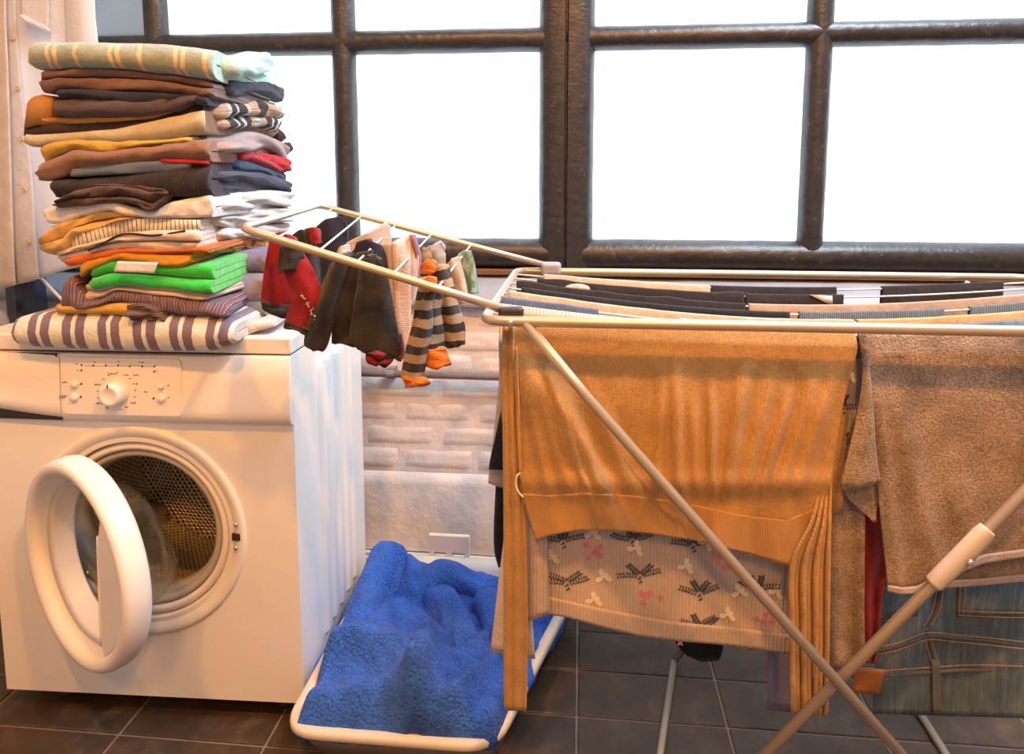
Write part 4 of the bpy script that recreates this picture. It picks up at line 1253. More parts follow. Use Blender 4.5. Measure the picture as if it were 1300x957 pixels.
# printed motifs, flat on the cloth
m_p_c, m_p_d, m_p_k = fabric('print_cream', (.85, .82, .66), wrinkle=0), fabric('print_dark', warm(72, 62, 48), wrinkle=0), fabric('print_pink', warm(206, 96, 74), wrinkle=0)
pc, pd, pk = MB(), MB(), MB()
def petal(mb, cx, cy, ang, ln, w, o):
    pts = []
    for k in range(8):
        t = 2 * math.pi * k / 8
        a = ln * .5 * (1 + math.cos(t)); b = w * math.sin(t) * (.55 + .45 * a / ln)
        pts.append(FP(cx + a * math.cos(ang) - b * math.sin(ang), cy + a * math.sin(ang) + b * math.cos(ang), o))
    mb.add([tuple(p) for p in pts], [tuple(range(8))])
random.seed(12)
def flower(cx, cy, s=1.0, rot=0):
    for a, l in ((-100, 12), (25, 12), (165, 11), (-35, 8)):
        petal(pc, cx, cy, math.radians(a + rot), l * s, 4.2 * s, .0024)
    for a in (60, 120): petal(pk, cx, cy, math.radians(a + rot), 9 * s, .7, .0026)
def sprig(cx, cy, s=1.0):
    for br in range(4):
        a0 = math.radians(-160 + br * 45 + random.uniform(-12, 12)); x, y = cx, cy + 5
        for k in range(7):
            x += 3.8 * s * math.cos(a0); y += 2.6 * s * math.sin(a0) * .8; a0 += random.uniform(-.25, .25)
            petal(pd, x, y, a0 + 1.0, 4.6 * s, 1.3 * s, .0024); petal(pd, x, y, a0 - 1.0, 4.6 * s, 1.3 * s, .0024)
    for k in range(4): petal(pd, cx + k * .8, cy + 5 + k * 2.4, 1.2 + (k % 2) * 1.4, 4.4 * s, 1.3 * s, .0024)
def pinks(cx, cy, s=1.0):
    for k in range(6):
        x = cx + random.uniform(-15, 15) * s; y = cy + random.uniform(-8, 8) * s
        for q in range(4): petal(pk, x, y, q * 1.57 + k, 4.6 * s, 1.8 * s, .0022)
for x, y, r in ((700, 709, 0), (807, 697, 20), (766, 733, -10), (871, 720, 15), (754, 762, 5), (939, 752, -10), (924, 781, 10), (826, 797, 0), (896, 690, 30), (752, 678, 0), (960, 700, 0), (985, 752, 20), (1078, 478, 10)): flower(x, y, 1, r)
for x, y in ((715, 682), (812, 726), (720, 735), (888, 748), (803, 680), (880, 687), (890, 790), (962, 742), (950, 812), (745, 778), (1070, 512), (1066, 560), (985, 680)): sprig(x, y)
for x, y in ((750, 700), (828, 760), (915, 713), (968, 785), (700, 770), (860, 808)): pinks(x, y)
pc.mk('printed_flowers', m_p_c, flor, smooth=False, kind='stuff', label='cream printed flowers')
pd.mk('printed_sprigs', m_p_d, flor, smooth=False, kind='stuff', label='dark printed leaf sprigs')
pk.mk('printed_blossoms', m_p_k, flor, smooth=False, kind='stuff', label='pink printed blossoms')
hang('black_sock_hanging', [[(850, 640), (915, 640)], [(850, 720), (917, 720)], [(853, 790), (917, 795)], [(858, 815), (917, 822)], [(872, 830), (890, 838), (912, 836)]], fabric('black_sock_cotton', (.015, .014, .014)), Y=1.30, back=0, thick=.012, nu=20, nv=24, label='black sock toe showing just below the hem of the floral pyjama top', cat='sock')
hang('mauve_cloth', [[(985, 640), (1020, 640)], [(978, 740), (1015, 740)], [(975, 830), (1010, 830)], [(974, 900), (1008, 904)]], fabric('mauve_grey_cotton', warm(120, 92, 76)), Y=1.225, back=0, nu=16, nv=20, label='mauve grey cloth hanging beside the right sleeve of the orange cardigan', cat='cloth')

# --- orange cardigan
CY0 = 1.118
def cf(u, v, x, y):
    h = sm((y - 470) / 150)
    d = 0
    for k, (c, w, s, a) in enumerate(((690, 7, .22, .006), (712, 8, .30, .007), (735, 6, .34, .006), (752, 9, .45, .009), (790, 7, .40, .005), (836, 8, -.05, .006), (862, 7, .04, .009), (884, 6, .06, .007), (905, 7, .02, .010), (928, 8, -.12, .010), (952, 7, -.22, .008), (975, 8, -.30, .009), (1000, 8, -.32, .008), (1022, 7, -.30, .007))):
        xc = c + s * (y - 590)
        d += 1.7 * a * bump1(x, xc, w * (1.15 + .4 * math.sin(k * 2.1))) * sm((y - 455 - 14 * math.sin(k * 1.9)) / 90) * (1 - .75 * sm((y - 612) / 30))
    d += .010 * bump1(x + .55 * (590 - y) * 0, 668 + .55 * (y - 470), 22) * sm((y - 440) / 60) * (1 - sm((y - 640) / 60))
    d += .006 * h * nz(x * .012, y * .010, 3) + .0025 * nz(x * .05, y * .02, 8) * sm((y - 430) / 60)
    d += .006 * bump1(y, 612, 14)
    return d
m_card = fabric('camel_knit', warm(192, 116, 46), weave=420, bump=.8, fuzz=.1, rib=('u', .0026, .35), var=.13, wrinkle=.5, speck=240)
m_rib = fabric('camel_rib', warm(188, 112, 45), weave=900, bump=.5, fuzz=.1, rib=('u', .0030, .55), var=.06, wrinkle=.3)
card = hang('camel_cardigan', [[(648, 407), (860, 411), (1089, 416)], [(650, 440), (860, 444), (1087, 446)], [(654, 500), (860, 500), (1073, 500)], [(656, 560), (850, 556), (1062, 560)], [(659, 600), (850, 610), (1056, 600)], [(664, 628), (700, 630), (740, 627), (800, 630), (870, 640), (940, 655), (1000, 662), (1048, 640)]], m_card, Y=CY0, wire=7, back=.30, fold=cf, nu=150, nv=80, thick=.0028,
     label='camel orange knitted cardigan hanging over the front of the rack', cat='cardigan')
hang('waistband', [[(663, 626), (700, 628), (740, 625), (800, 628), (870, 638), (940, 653), (1000, 660), (1049, 638)], [(669, 650), (720, 655), (800, 655), (880, 664), (950, 685), (1036, 668)], [(681, 686), (700, 679), (735, 672), (775, 672), (830, 677), (890, 687), (950, 702), (1003, 719)]], m_rib, Y=CY0 - .001, back=0, fold=lambda u, v, x, y: cf(u, v, x, y) + .004 * math.sin(x * .09) * v + .003 * nz(x * .06, 1, 1), nu=150, nv=20, thick=.004, parent=card)
def slf(a, k): return lambda u, v, x, y: a * math.sin(u * math.pi) + .003 * math.sin(u * k)
hang('sleeve', [[(640, 412), (659, 412)], [(639, 480), (659, 480)], [(640, 540), (659, 540)], [(641, 640), (666, 640)], [(641, 720), (669, 720)], [(641, 800), (670, 800)], [(641, 868), (669, 868)], [(642, 900), (668, 902)]], m_card, Y=1.128, back=0, fold=slf(.008, 14), nu=24, nv=60, thick=.006, parent=card)
MB().tube([atY(x, y, 1.105) for x, y in ((655, 440), (658, 500), (659, 560), (661, 600))], .0016, 8, sm=6).mk('side_seam', m_rib, card)
MB().tube([atY(x, y, 1.104) for x, y in ((661, 600), (656, 605), (655, 615), (658, 624), (664, 631))], .0018, 8, sm=6).mk('hem_loop', fabric('pale_thread', warm(236, 180, 104)), card, label='pale loop of hem thread')
hang('sleeve', [[(1049, 545), (1055, 545)], [(1044, 600), (1055, 600)], [(1030, 660), (1054, 660)], [(1004, 716), (1053, 716)], [(1003, 790), (1052, 790)], [(1004, 868), (1051, 868)], [(1006, 905), (1050, 908)]], m_card, Y=1.112, back=0, fold=lambda u, v, x, y: .026 * sm((y - 575) / 130) - .022 + .006 * math.sin(u * 20 + .3 * math.sin(y * .02)) + .004 * math.sin(u * 41), nu=60, nv=50, thick=.004, parent=card)
MB().tube([atY(x, y, 1.095) for x, y in ((800, 560), (815, 585), (830, 605), (848, 624), (870, 645), (896, 672))], .0016, 8, sm=6).mk('button_band_edge', m_rib, card)

# --- grey-brown knitted top at the right
GY = 1.120
def gf(u, v, x, y):
    d = .008 * bump1(x, 1150 + .25 * (y - 560), 16) * sm((y - 480) / 90) + .006 * bump1(x, 1120 + .12 * (y - 560), 8) * sm((y - 470) / 60) + .005 * bump1(x, 1215 + .2 * (y - 600), 20) * sm((y - 540) / 90)
    return d + .005 * sm((y - 440) / 100) * nz(x * .015, y * .012, 6)
m_gk = fabric('mottled_taupe_knit', warm(182, 126, 74), weave=300, bump=1.0, fuzz=.05, var=.28, speck=330, bd=.002, wrinkle=.3)
m_gh = fabric('taupe_hem', warm(196, 144, 96), weave=420, bump=.7, var=.15)
top = hang('taupe_knit_top', [[(1092, 412), (1250, 416), (1460, 420)], [(1098, 470), (1460, 470)], [(1108, 560), (1460, 560)], [(1117, 650), (1460, 650)], [(1124, 715), (1240, 705), (1330, 690), (1460, 680)], [(1127, 745), (1145, 748), (1165, 746), (1184, 736), (1213, 720), (1250, 706), (1310, 698), (1460, 690)]], m_gk, Y=GY, wire=7, back=.2, fold=gf, nu=100, nv=70, thick=.003,
     label='mottled taupe knitted top with pale hem hanging over the right front of the rack', cat='top')
hang('hem', [[(1127, 743), (1145, 746), (1165, 744), (1184, 734), (1213, 718), (1250, 704), (1310, 696), (1460, 688)], [(1127, 750), (1145, 754), (1165, 752), (1186, 743), (1214, 728), (1250, 714), (1310, 705), (1460, 697)]], m_gh, Y=GY - .003, back=0, fold=gf, nu=80, nv=4, thick=.004, parent=top, label='pale knitted hem')
hang('back_panel', [[(1185, 690), (1320, 680), (1460, 670)], [(1186, 745), (1240, 742), (1320, 734), (1460, 726)]], m_gk, Y=1.150, back=0, nu=40, nv=10, parent=top)
hang('back_hem', [[(1186, 738), (1240, 735), (1320, 727), (1460, 719)], [(1187, 746), (1240, 743), (1320, 735), (1460, 727)]], m_gh, Y=1.147, back=0, nu=40, nv=4, thick=.004, parent=top, label='pale hem of the back')
hang('sleeve', [[(1093, 420), (1099, 420)], [(1096, 470), (1103, 470)], [(1090, 520), (1108, 520)], [(1078, 572), (1111, 570)], [(1067, 617), (1090, 619), (1117, 612)]], m_gk, Y=1.108, back=0, fold=lambda u, v, x, y: .012 * v * math.sin(u * math.pi), nu=24, nv=30, parent=top, thick=.004)
hang('sleeve_lining', [[(1068, 617), (1117, 612)], [(1076, 632), (1117, 628)], [(1098, 652), (1112, 650)], [(1108, 662), (1112, 662)]], m_gk, Y=1.126, back=0, nu=16, nv=10, parent=top, thick=.004)
hang('sleeve', [[(1095, 440), (1098, 440)], [(1091, 500), (1099, 500)], [(1068, 570), (1100, 570)], [(1053, 640), (1098, 640)], [(1052, 730), (1097, 730)], [(1052, 800), (1097, 800)], [(1055, 850), (1078, 848), (1099, 842)]], m_gk, Y=1.142, back=0, fold=lambda u, v, x, y: .008 * v * math.sin(u * 8), nu=30, nv=50, parent=top, thick=.004)

# ------------------------------------------------------------------ socks on the raised wing
def sock(name, rows, mat, Y, label, seed=0, thick=.008, parent=None, slant=0.0, px0=None, wr=.006, nu=22, nv=30, cat='sock', wf_=7, round_=.010):
    x0 = px0 if px0 is not None else np.mean([p[0] for p in rows[0]])
    def fold(u, v, x, y):
        return round_ * math.sin(math.pi * min(1, max(0, u))) + wr * nz(u * 2.2 + seed, v * 2.5, seed * 1.3) + wr * .5 * math.sin(u * wf_ + v * 3 + seed)
    return hang(name, rows, mat, Y=Y, Yfun=lambda x, y: Y + slant * (x - x0), back=0, fold=fold, nu=nu, nv=nv, thick=thick, parent=parent,
                label=label, cat=cat if parent is None else None, group='socks drying on the raised wing' if parent is None else None)
m_rs = fabric('red_sock', (.36, .018, .022), rib=('v', .0022, .4))
m_ds = fabric('charcoal_sock', (.045, .042, .042), rib=('v', .0022, .4))
m_bs = fabric('black_sock', (.038, .032, .028), rib=('v', .0026, .4), fuzz=.1)
m_ns = fabric('navy_sock', (.030, .032, .055), rib=('v', .0026, .4))
m_ps = fabric('pale_pink_sock', (.78, .68, .66), rib=('v', .0026, .4))
m_os = fabric('orange_sock', (.85, .20, .012), rib=('v', .0026, .5), fuzz=.2)
st1, st2 = (.42, .31, .20), (.040, .034, .034)
m_ss = fabric('striped_sock', st1, rib=('v', .0026, .4), fuzz=.1, pattern=('v', .030, [(0, st1), (.5, st2)], 0, 30, .010))
# red pair
s1 = sock('red_sock', [[(346, 299), (352, 295), (360, 294)], [(342, 318), (362, 316)], [(336, 350), (370, 350)], [(333, 376), (374, 378)], [(334, 389), (345, 394), (372, 396)]], m_rs, 1.20, 'dark red sock with a black toe, leftmost on the raised wing', 1)
sock('toe', [[(333, 382), (345, 386), (373, 388)], [(335, 391), (346, 398), (358, 402), (372, 403)]], m_ds, 1.194, None, 1, parent=s1, nv=8)
s2 = sock('red_sock', [[(358, 300), (365, 297), (374, 303)], [(356, 322), (384, 322)], [(364, 350), (400, 348)], [(373, 376), (411, 384)], [(366, 400), (404, 408)], [(362, 415), (380, 420), (400, 427)]], m_rs, 1.165, 'dark red sock with a charcoal heel and small embroidery, in front of the leftmost', 2)
sock('heel', [[(357, 312), (378, 308)], [(355, 330), (386, 328)], [(357, 346), (378, 341)]], m_ds, 1.158, None, 2, parent=s2, nv=10)
sock('cuff_trim', [[(363, 408), (380, 413), (401, 420)], [(362, 415), (380, 421), (400, 430)]], m_ds, 1.160, None, 2, parent=s2, nv=6)
em = MB()
random.seed(4)
for k in range(16):
    c = atY(384 + k * 1.1 + random.uniform(-2, 2), 376 + k * 1.9 + random.uniform(-3, 3), 1.146)
    em.tube([c, c + np.array([random.uniform(-.004, .004), -.001, random.uniform(-.005, .005)])], .0009, 5)
em.mk('embroidery', solid('pale_thread_embroidery', (.55, .48, .36), .7), s2, smooth=False, kind='stuff', label='pale embroidered flecks')
s3 = sock('charcoal_sock', [[(371, 299), (382, 291), (392, 293)], [(376, 318), (401, 318)], [(384, 345), (406, 345)], [(392, 375), (410, 376)], [(398, 396), (411, 398)]], m_ds, 1.29, 'charcoal sock with red cuff edge hanging behind the red socks', 3)
sock('red_edge', [[(388, 290), (397, 288), (404, 291)], [(393, 302), (407, 300)], [(397, 312), (408, 308)]], m_rs, 1.285, None, 3, parent=s3, nv=8)
sock('red_band', [[(397, 388), (411, 389)], [(398, 396), (411, 397)]], m_rs, 1.283, None, 3, parent=s3, nv=5)
sock('black_sock', [[(399, 292), (415, 278), (432, 274), (440, 281)], [(401, 305), (442, 298)], [(404, 325), (441, 318)], [(408, 345), (436, 338)], [(411, 362), (428, 360)]], m_ns, 1.44, 'dark navy sock at the back of the wing by the window', 4, thick=.014)
sock('black_sock', [[(424, 338), (434, 326), (446, 320)], [(415, 358), (436, 362)], [(407, 382), (428, 392)], [(397, 408), (421, 420)], [(391, 428), (414, 438)], [(391, 438), (398, 445), (408, 442)]], m_bs, 1.165, 'black sock hanging in front, left one of the large black group', 5, thick=.014, wr=.008)
sock('black_sock', [[(440, 330), (456, 320), (472, 318)], [(432, 355), (484, 350)], [(428, 385), (484, 385)], [(424, 415), (482, 415)], [(422, 434), (440, 438), (452, 436)], ], m_bs, 1.175, 'black sock in the middle of the large black group', 6, thick=.014, wr=.008)
sock('black_sock', [[(462, 330), (474, 322), (484, 330)], [(458, 360), (492, 365)], [(450, 400), (500, 405)], [(446, 428), (504, 432)], [(455, 442), (466, 447), (482, 443), (500, 455)]], m_bs, 1.145, 'black sock hanging lowest in the large black group', 7, thick=.014, wr=.009)
sock('navy_sock', [[(447, 322), (456, 306), (468, 303), (482, 312)], [(446, 332), (489, 330)], [(455, 352), (490, 352)], [(466, 380), (491, 385)], [(476, 405), (492, 408)]], m_ns, 1.26, 'dark navy sock with ribbed top arching above the black socks', 8, thick=.014)
sock('pale_sock', [[(427, 325), (434, 312), (442, 310)], [(427, 332), (445, 330)], [(430, 345), (444, 345)]], m_ps, 1.24, 'small pale pink sock cuff just left of the navy sock top', 9)
sock('pale_sock', [[(440, 308), (465, 296), (490, 282), (496, 288)], [(443, 322), (497, 302)], [(452, 345), (496, 330)], [(462, 380), (497, 380)]], m_ps, 1.40, 'pale pink sock lying along the wing behind the navy sock', 10)
pk1, pk2, pk3 = (.78, .64, .60), (.58, .44, .46), (.80, .76, .78)
m_pl = fabric('pink_striped_sock', pk1, rib=('v', .0026, .3), pattern=('u', .030, [(0, pk1), (.45, pk3), (.62, pk2), (.74, pk1), (.88, pk3)]))
s = sock('pink_striped_sock', [[(486, 312), (505, 304), (522, 297)], [(488, 330), (532, 322)], [(490, 352), (530, 352)], [(494, 385), (522, 388)], [(500, 425), (520, 425)], [(504, 452), (517, 452)]], m_pl, 1.27, 'long pale pink striped sock between the black socks and the orange-toed pair', 11, thick=.012)
sock('purple_edge', [[(521, 298), (526, 298)], [(527, 330), (533, 328)], [(522, 360), (530, 360)]], fabric('mauve_edge', (.30, .18, .24)), 1.275, None, 11, parent=s, nv=8, nu=6)
s = sock('patterned_sock', [[(468, 410), (482, 414)], [(466, 430), (490, 436)], [(466, 447), (486, 452), (500, 450)]], fabric('pinkish_sock', (.55, .36, .30)), 1.24, 'sock with a red and black toe hanging below the black socks', 12)
sock('toe', [[(466, 447), (486, 449), (500, 446)], [(467, 458), (482, 460), (498, 456)], [(476, 462), (488, 465)]], fabric('red_black_toe', (.45, .02, .03), pattern=('v', .012, [(0, (.45, .02, .03)), (.5, (.03, .02, .02))], 0, 40, .03)), 1.232, None, 12, parent=s, nv=10)
sock('dark_toe_sock', [[(503, 424), (508, 424)], [(503, 445), (511, 445)], [(503, 454), (508, 459), (511, 452)]], fabric('dark_red_toe', (.14, .02, .03)), 1.23, 'tiny dark red sock toe beside the pink striped sock', 13, nv=12, nu=8)
# orange-toed striped socks
s = sock('striped_sock', [[(535, 362), (548, 358), (553, 366)], [(529, 385), (545, 385)], [(524, 410), (546, 412)], [(518, 440), (541, 442)], [(513, 470), (537, 474)], [(512, 480), (538, 484)]], m_ss, 1.125, 'tan and black striped sock hanging lowest with its orange toe', 14, thick=.012)
sock('toe', [[(512, 478), (525, 481), (538, 481)], [(515, 488), (545, 484)], [(516, 492), (530, 490), (543, 487)]], m_os, 1.119, None, 14, parent=s, nv=10)
sock('cuff', [[(533, 357), (545, 350), (552, 352)], [(533, 364), (552, 364)], [(540, 368), (550, 372)]], m_os, 1.118, None, 14, parent=s, nv=8)
s = sock('striped_sock', [[(541, 372), (552, 364), (560, 370)], [(536, 395), (558, 395)], [(534, 420), (562, 422)], [(533, 445), (564, 445)]], m_ss, 1.145, 'tan and black striped sock with a wide orange end, second from the front tube', 15, thick=.012)
sock('toe', [[(533, 442), (549, 444), (564, 440)], [(537, 456), (569, 454)], [(540, 464), (555, 468), (573, 461)]], m_os, 1.136, None, 15, parent=s, nv=12)
sock('cuff', [[(534, 336), (545, 329), (554, 333)], [(536, 344), (556, 340)], [(540, 348), (552, 345)]], m_os, 1.150, None, 15, parent=s, nv=8)
s = sock('striped_sock', [[(546, 350), (556, 335), (567, 336)], [(552, 365), (574, 362)], [(558, 390), (582, 388)], [(563, 415), (590, 412)], [(564, 432), (589, 430)], [(571, 439), (582, 441), (587, 436)]], m_ss, 1.165, 'tan and black striped sock with a dark rounded end, right one of the three', 16, thick=.012)
sock('pale_sock', [[(535, 322), (548, 312), (560, 306), (564, 312)], [(534, 335), (565, 330)], [(535, 348), (565, 345)]], fabric('grey_fluffy_sock', (.42, .39, .35), weave=400, bump=.8), 1.36, 'light grey fluffy sock behind the orange cuffs', 17, thick=.012)
sock('brown_sock', [[(532, 322), (540, 314), (548, 318)], [(533, 335), (547, 333)], [(535, 346), (546, 345)]], fabric('brown_sock', (.30, .20, .12), weave=400, bump=.8), 1.33, 'brown sock next to the light grey fluffy sock', 18)
sock('cream_sock', [[(566, 338), (574, 328), (583, 325)], [(569, 350), (587, 345)], [(575, 370), (591, 368)], [(583, 386), (594, 384)]], fabric('cream_pink_sock', (.58, .46, .36)), 1.36, 'cream sock hanging left of the green sock by the hinge', 19)
gA, gB = (.28, .40, .33), (.16, .24, .10)
sock('green_sock', [[(578, 327), (588, 318), (597, 318)], [(584, 340), (601, 335)], [(589, 358), (604, 355)], [(594, 374), (607, 372)]], fabric('green_speckled_sock', gA, pattern=('u', .020, [(0, gA), (.4, gB), (.7, gA)], 0, 60, .03)), 1.46, 'pale green speckled sock, rightmost on the raised wing', 20)

# ------------------------------------------------------------------ laundry basket with the blue towel
M_bask = solid('cream_basket_plastic', (.66, .61, .52), .42, var=.03)
HB = .105
quad = [atZ(482, 700, HB), np.array([.010, 1.80, HB]), atZ(676, 876, HB), None]
BL, BR = np.array([-.556, 1.855, 0]), np.array([.030, 1.845, 0])
FR_, FL_ = np.array([-.150, 1.205, 0]), np.array([-.566, 1.205, 0])
def bpath(k, z, inset=0.0):
    cs = [BL, BR, FR_, FL_]; cen = sum(cs) / 4
    out = []
    for i in range(4):
        c = cs[i] + (cen - cs[i]) * k
        p = cs[i-1] + (cen - cs[i-1]) * k; q = cs[(i+1) % 4] + (cen - cs[(i+1) % 4]) * k
        for s in corner(c, Vector(p - c), Vector(q - c), .07, 6): out.append((s.x, s.y, z))
    return out
basket = empty('laundry_basket', (-.31, 1.53, 0), label='low cream plastic laundry basket beside the washing machine, filled with a blue towel', cat='basket')
rings = [bpath(.16, .012), bpath(.15, .004), bpath(.02, HB - .012), bpath(.0, HB - .010), bpath(-.012, HB - .006), bpath(-.012, HB + .004), bpath(.005, HB + .010), bpath(.085, HB + .006), bpath(.11, HB - .008), bpath(.20, .016)]
v = [p for r in rings for p in r]; n = len(rings[0])
f = [(i*n+j, i*n+(j+1) % n, (i+1)*n+(j+1) % n, (i+1)*n+j) for i in range(len(rings) - 1) for j in range(n)]
f.append(tuple(range(n))); f.append(tuple((len(rings)-1)*n + j for j in range(n)))
mk('tub', v, f, M_bask, basket)
hp = [(-.405, 1.846), (-.30, 1.843)]
hv = MB()
for (xa, xb, za, zb) in ((-.415, -.300, .128, .176), (-.415, -.400, HB - .01, .130), (-.315, -.300, HB - .01, .130), (-.366, -.350, HB - .01, .130)):
    hv.box((xa, 1.846, za), (xb, 1.860, zb))
hv.mk('handle', M_bask, basket, smooth=False, mods=[bev(.0015, 1)])
# towel heap
m_blue = fabric('blue_terry', (.060, .21, .86), weave=170, bump=1.0, fuzz=-.05, var=.20, wrinkle=1.6, speck=190, bd=.008)
nx, ny = 150, 150
def inside(u, v_):              # footprint of the heap in world X,Y, following the basket
    x0 = -.545 + (-.556 + .545) * v_; x1 = -.150 + (.020 + .150) * v_
    return x0 + (x1 - x0) * u, 1.215 + (1.835 - 1.215) * v_
def heap(x, y):
    e = 0
    h = .075 + .065 * sm((1.66 - y) / .36)
    h += .030 * bump1(x, -.46, .09) * sm((y - 1.25) / .2) 
    h += .055 * bump1(y, 1.74, .09) * bump1(x, -.36, .07)
    h += .030 * bump1(y, 1.72, .08) * bump1(x, -.16, .13)
    # long folds running from the back to the front
    for c, s, w, a in ((-.385, .25, .034, .042), (-.30, -.10, .030, .050), (-.225, -.22, .026, .042), (-.150, -.30, .028, .045), (-.46, .5, .036, .035), (-.09, -.25, .026, .035)):
        d = x - (c + s * (1.55 - y) + .02 * math.sin(y * 9 + c * 30))
        h += a * bump1(d, 0, w) * (.6 + .4 * math.sin(y * 6 + c * 40))
    # cross fold at the front
    for c, s, w, a in ((1.35, -.30, .034, .045), (1.44, .30, .028, .030), (1.25, -.1, .034, .035), (1.56, .4, .026, .028)):
        d = y - (c + s * (x + .35) + .02 * math.sin(x * 14))
        h += a * bump1(d, 0, w) * (.65 + .35 * math.sin(x * 9 + c * 9))
    h += .014 * nz(x * 9, y * 9, 2) + .010 * nz(x * 20, y * 20, 5) + .003 * nz(x * 60, y * 60, 1)
    return h
v, f, uv = [], [], []
for j in range(ny + 1):
    for i in range(nx + 1):
        u, w = i / nx, j / ny
        x, y = inside(u, w)
        e = min(min(u, 1 - u) / .07, min(w, 1 - w) / .07, 1)
        k = math.sqrt(max(0, 1 - (1 - e) ** 2))
        z = .045 + (heap(x, y) - .045) * (.38 + .62 * k)
        v.append((x + .006 * nz(y * 20, x * 20, 3), y, z)); uv.append((x, y))
for j in range(ny):
    for i in range(nx): a = j * (nx + 1) + i; f.append((a, a + 1, a + nx + 2, a + nx + 1))
tw_ = mk('blue_towel', v, f, m_blue, uvs=uv, label='fluffy blue terry towel heaped in the cream laundry basket', cat='towel', mods=[('SOLIDIFY', dict(thickness=.006, offset=-1))])
crumple('towel_roll', [(497, 694, 1.765), (491, 712, 1.73), (482, 735, 1.68), (470, 765, 1.62), (455, 800, 1.54), (436, 836, 1.46), (415, 872, 1.38)], .052, m_blue, tw_, .80, 31, 3, .14, n=56, sm=10, taper=.72)
crumple('towel_fold', [(412, 862, 1.375), (440, 848, 1.40), (490, 828, 1.42), (545, 838, 1.40), (600, 862, 1.37), (640, 890, 1.34)], .046, m_blue, tw_, .7, 33, 3, .2, n=56, sm=10)

for pts, r_, sd in (([(515, 750, 1.74), (540, 738, 1.73), (562, 734, 1.72), (600, 746, 1.73), (640, 752, 1.74)], .046, 34), ([(545, 758, 1.66), (566, 772, 1.60), (582, 800, 1.53), (592, 828, 1.46), (604, 860, 1.40)], .044, 35),
                    ([(500, 772, 1.62), (520, 800, 1.54), (515, 835, 1.45), (480, 866, 1.38)], .042, 36), ([(612, 760, 1.68), (634, 790, 1.58), (646, 830, 1.47), (650, 880, 1.36)], .044, 37), ([(425, 848, 1.42), (470, 872, 1.37), (530, 880, 1.34), (600, 890, 1.33)], .050, 38)):
    crumple('towel_fold', pts, r_, m_blue, tw_, .85, sd, 3, .18, n=56, sm=10, taper=.35)

# ------------------------------------------------------------------ left edge: white shirt, post, hose, rod
def sheer(m, col, k):
    t = m.node_tree; b = t.nodes['Principled BSDF']; out = t.nodes['Material Output']
    d = t.nodes.new('ShaderNodeBsdfTranslucent'); d.inputs['Color'].default_value = (*col, 1)
    x = t.nodes.new('ShaderNodeMixShader'); x.inputs[0].default_value = k
    t.links.new(b.outputs[0], x.inputs[1]); t.links.new(d.outputs[0], x.inputs[2]); t.links.new(x.outputs[0], out.inputs['Surface'])
    return m
m_shirt = sheer(fabric('white_linen_shirt', (.84, .82, .80), weave=700, bump=.3, var=.05), (.86, .86, .88), .45)
SY = 1.84
def shf(u, v, x, y): return .010 * math.sin(x * .11 + .5) * (.4 + .6 * v) + .006 * nz(x * .03, y * .006, 3)
shirt = hang('white_shirt', [[(-60, -150), (118, -150)], [(-60, 0), (120, 0)], [(-60, 60), (125, 60)], [(-60, 200), (138, 200)], [(-60, 300), (148, 300)], [(-60, 380), (0, 366), (40, 357), (75, 345), (115, 335), (150, 326)]], m_shirt, Y=SY, back=0, fold=shf, nu=60, nv=50, thick=.002,
     label='white button shirt hanging at the left edge behind the laundry pile', cat='shirt')
hang('button_placket', [[(6, -150), (18, -150)], [(6, 0), (19, 0)], [(8, 100), (26, 100)], [(13, 230), (41, 230)], [(16, 300), (45, 300)], [(18, 362), (50, 354)]], m_shirt, Y=SY - .014, back=0, nu=12, nv=50, thick=.003, parent=shirt)
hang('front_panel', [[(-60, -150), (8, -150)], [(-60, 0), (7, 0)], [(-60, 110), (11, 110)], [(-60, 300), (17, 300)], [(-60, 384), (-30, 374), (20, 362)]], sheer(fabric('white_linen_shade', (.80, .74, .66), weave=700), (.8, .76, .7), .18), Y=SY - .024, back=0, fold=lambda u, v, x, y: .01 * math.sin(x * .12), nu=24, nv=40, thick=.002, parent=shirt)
for x, y in ((16, 48), (22, 112), (27, 176), (31, 241), (36, 308)):
    c = atY(x, y, SY - .020)
    MB().lathe([(.0065, .002), (.0065, -.0015), (.005, -.0025), (.0035, -.0012), (.0004, -.0010)], lambda a, b, d: (c[0] + a, c[1] + b, c[2] + d), 18, cap1=True).mk('button', solid('shell_button', (.55, .40, .24), .3), shirt)
hang('pocket', [[(25, -30), (62, -30)], [(27, 10), (62, 20)], [(28, 20), (45, 30), (62, 36)]], m_shirt, Y=SY - .016, back=0, nu=14, nv=12, thick=.003, parent=shirt)
crumple('pocket_flap', [(28, 20, SY - .022), (38, 27, SY - .024), (50, 32, SY - .024), (63, 40, SY - .022)], .010, m_shirt, shirt, .6, 41, 2, .2)
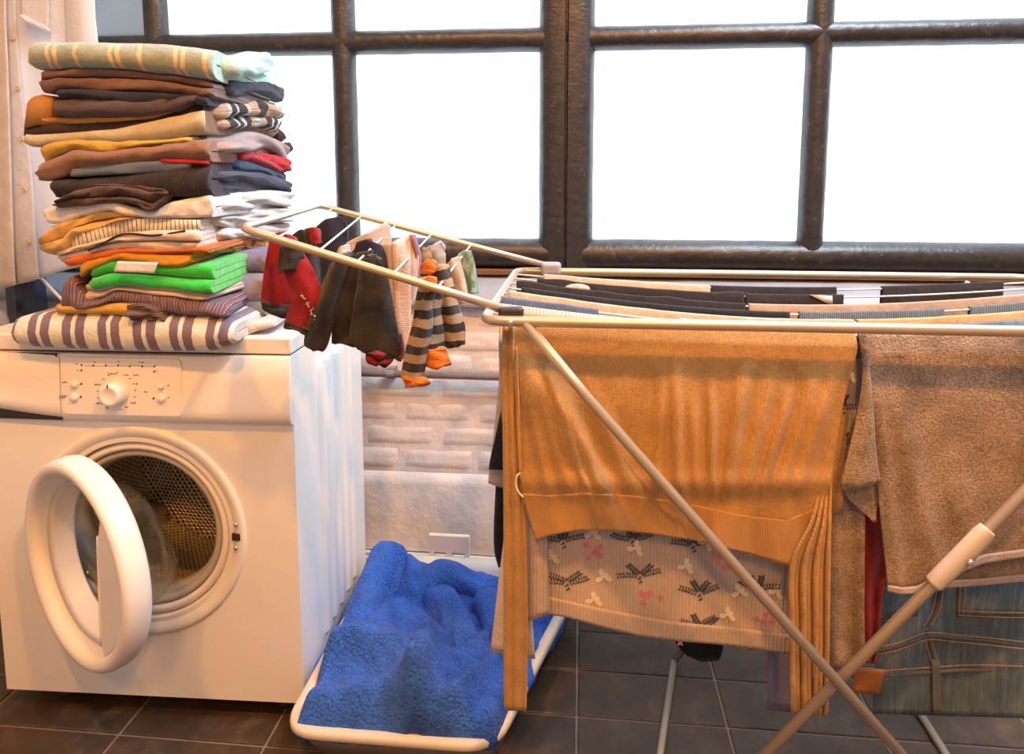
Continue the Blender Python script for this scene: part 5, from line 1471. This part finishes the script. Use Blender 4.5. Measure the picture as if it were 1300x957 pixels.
hang('sleeve', [[(78, -150), (119, -150)], [(82, 0), (120, 0)], [(84, 60), (125, 60)], [(84, 140), (134, 140)]], m_shirt, Y=SY - .020, back=0, fold=lambda u, v, x, y: .014 * math.sin(u * math.pi), nu=16, nv=24, thick=.002, parent=shirt)
post = empty('metal_post', atY(32, 400, 1.90) * np.array([1, 1, 0]), label='dark blue painted metal post below the white shirt at the left edge', cat='post')
pa, pb = atY(14, 400, 1.90)[0], atY(52, 400, 1.90)[0]
pm_ = solid('dark_blue_enamel', (.020, .028, .05), .25, var=.05)
pw = pb - pa
sec = [(pa, 1.93), (pa, 1.885), (pa + pw * .40, 1.872), (pa + pw * .48, 1.868), (pa + pw * .7, 1.866), (pa + pw * .9, 1.872), (pb, 1.885), (pb, 1.93)]
v = [(x, y, z) for z in (0, 1.02) for x, y in sec]; n = len(sec)
mk('column', v, [(i, (i+1) % n, n+(i+1) % n, n+i) for i in range(n)] + [tuple(range(n))[::-1], tuple(range(n, 2*n))], pm_, post, smooth=False, mods=[bev(.003, 2)])
MB().box((pa - .03, 1.86, 0), (pb + .03, 1.95, .012)).mk('base_plate', pm_, post, smooth=False)
MB().tube([atY(44, 345, 1.86), atY(80, 382, 1.86), atY(150, 455, 1.86)], .0045, 10).mk('white_rod', M_wire, label='thin white metal rod slanting down beside the dark blue post', cat='rod')
hs = MB()
P = [Vector(atY(x, y, 1.80)) for x, y in ((-60, 402), (-40, 401), (-16, 400), (-5, 402), (1, 410), (4, 435), (5, 520))]
P = catmull(P, 12)
hs.tube(P, .018, 16)
o = hs.mk('drain_hose', solid('grey_corrugated_hose', (.30, .36, .42), .35), label='grey corrugated drain hose behind the washing machine at the left edge', cat='hose')
# corrugation: rings along the hose
for i in range(0, len(P) - 1, 1):
    t = (P[i+1] - P[i]).normalized()
    q = P[i].lerp(P[i+1], .5)
    MB().tube([q - t * .0022, q, q + t * .0022], lambda s: .0185 + .003 * (1 - abs(2 * s - 1)), 16).mk('hose_ring', M_rubber, o)
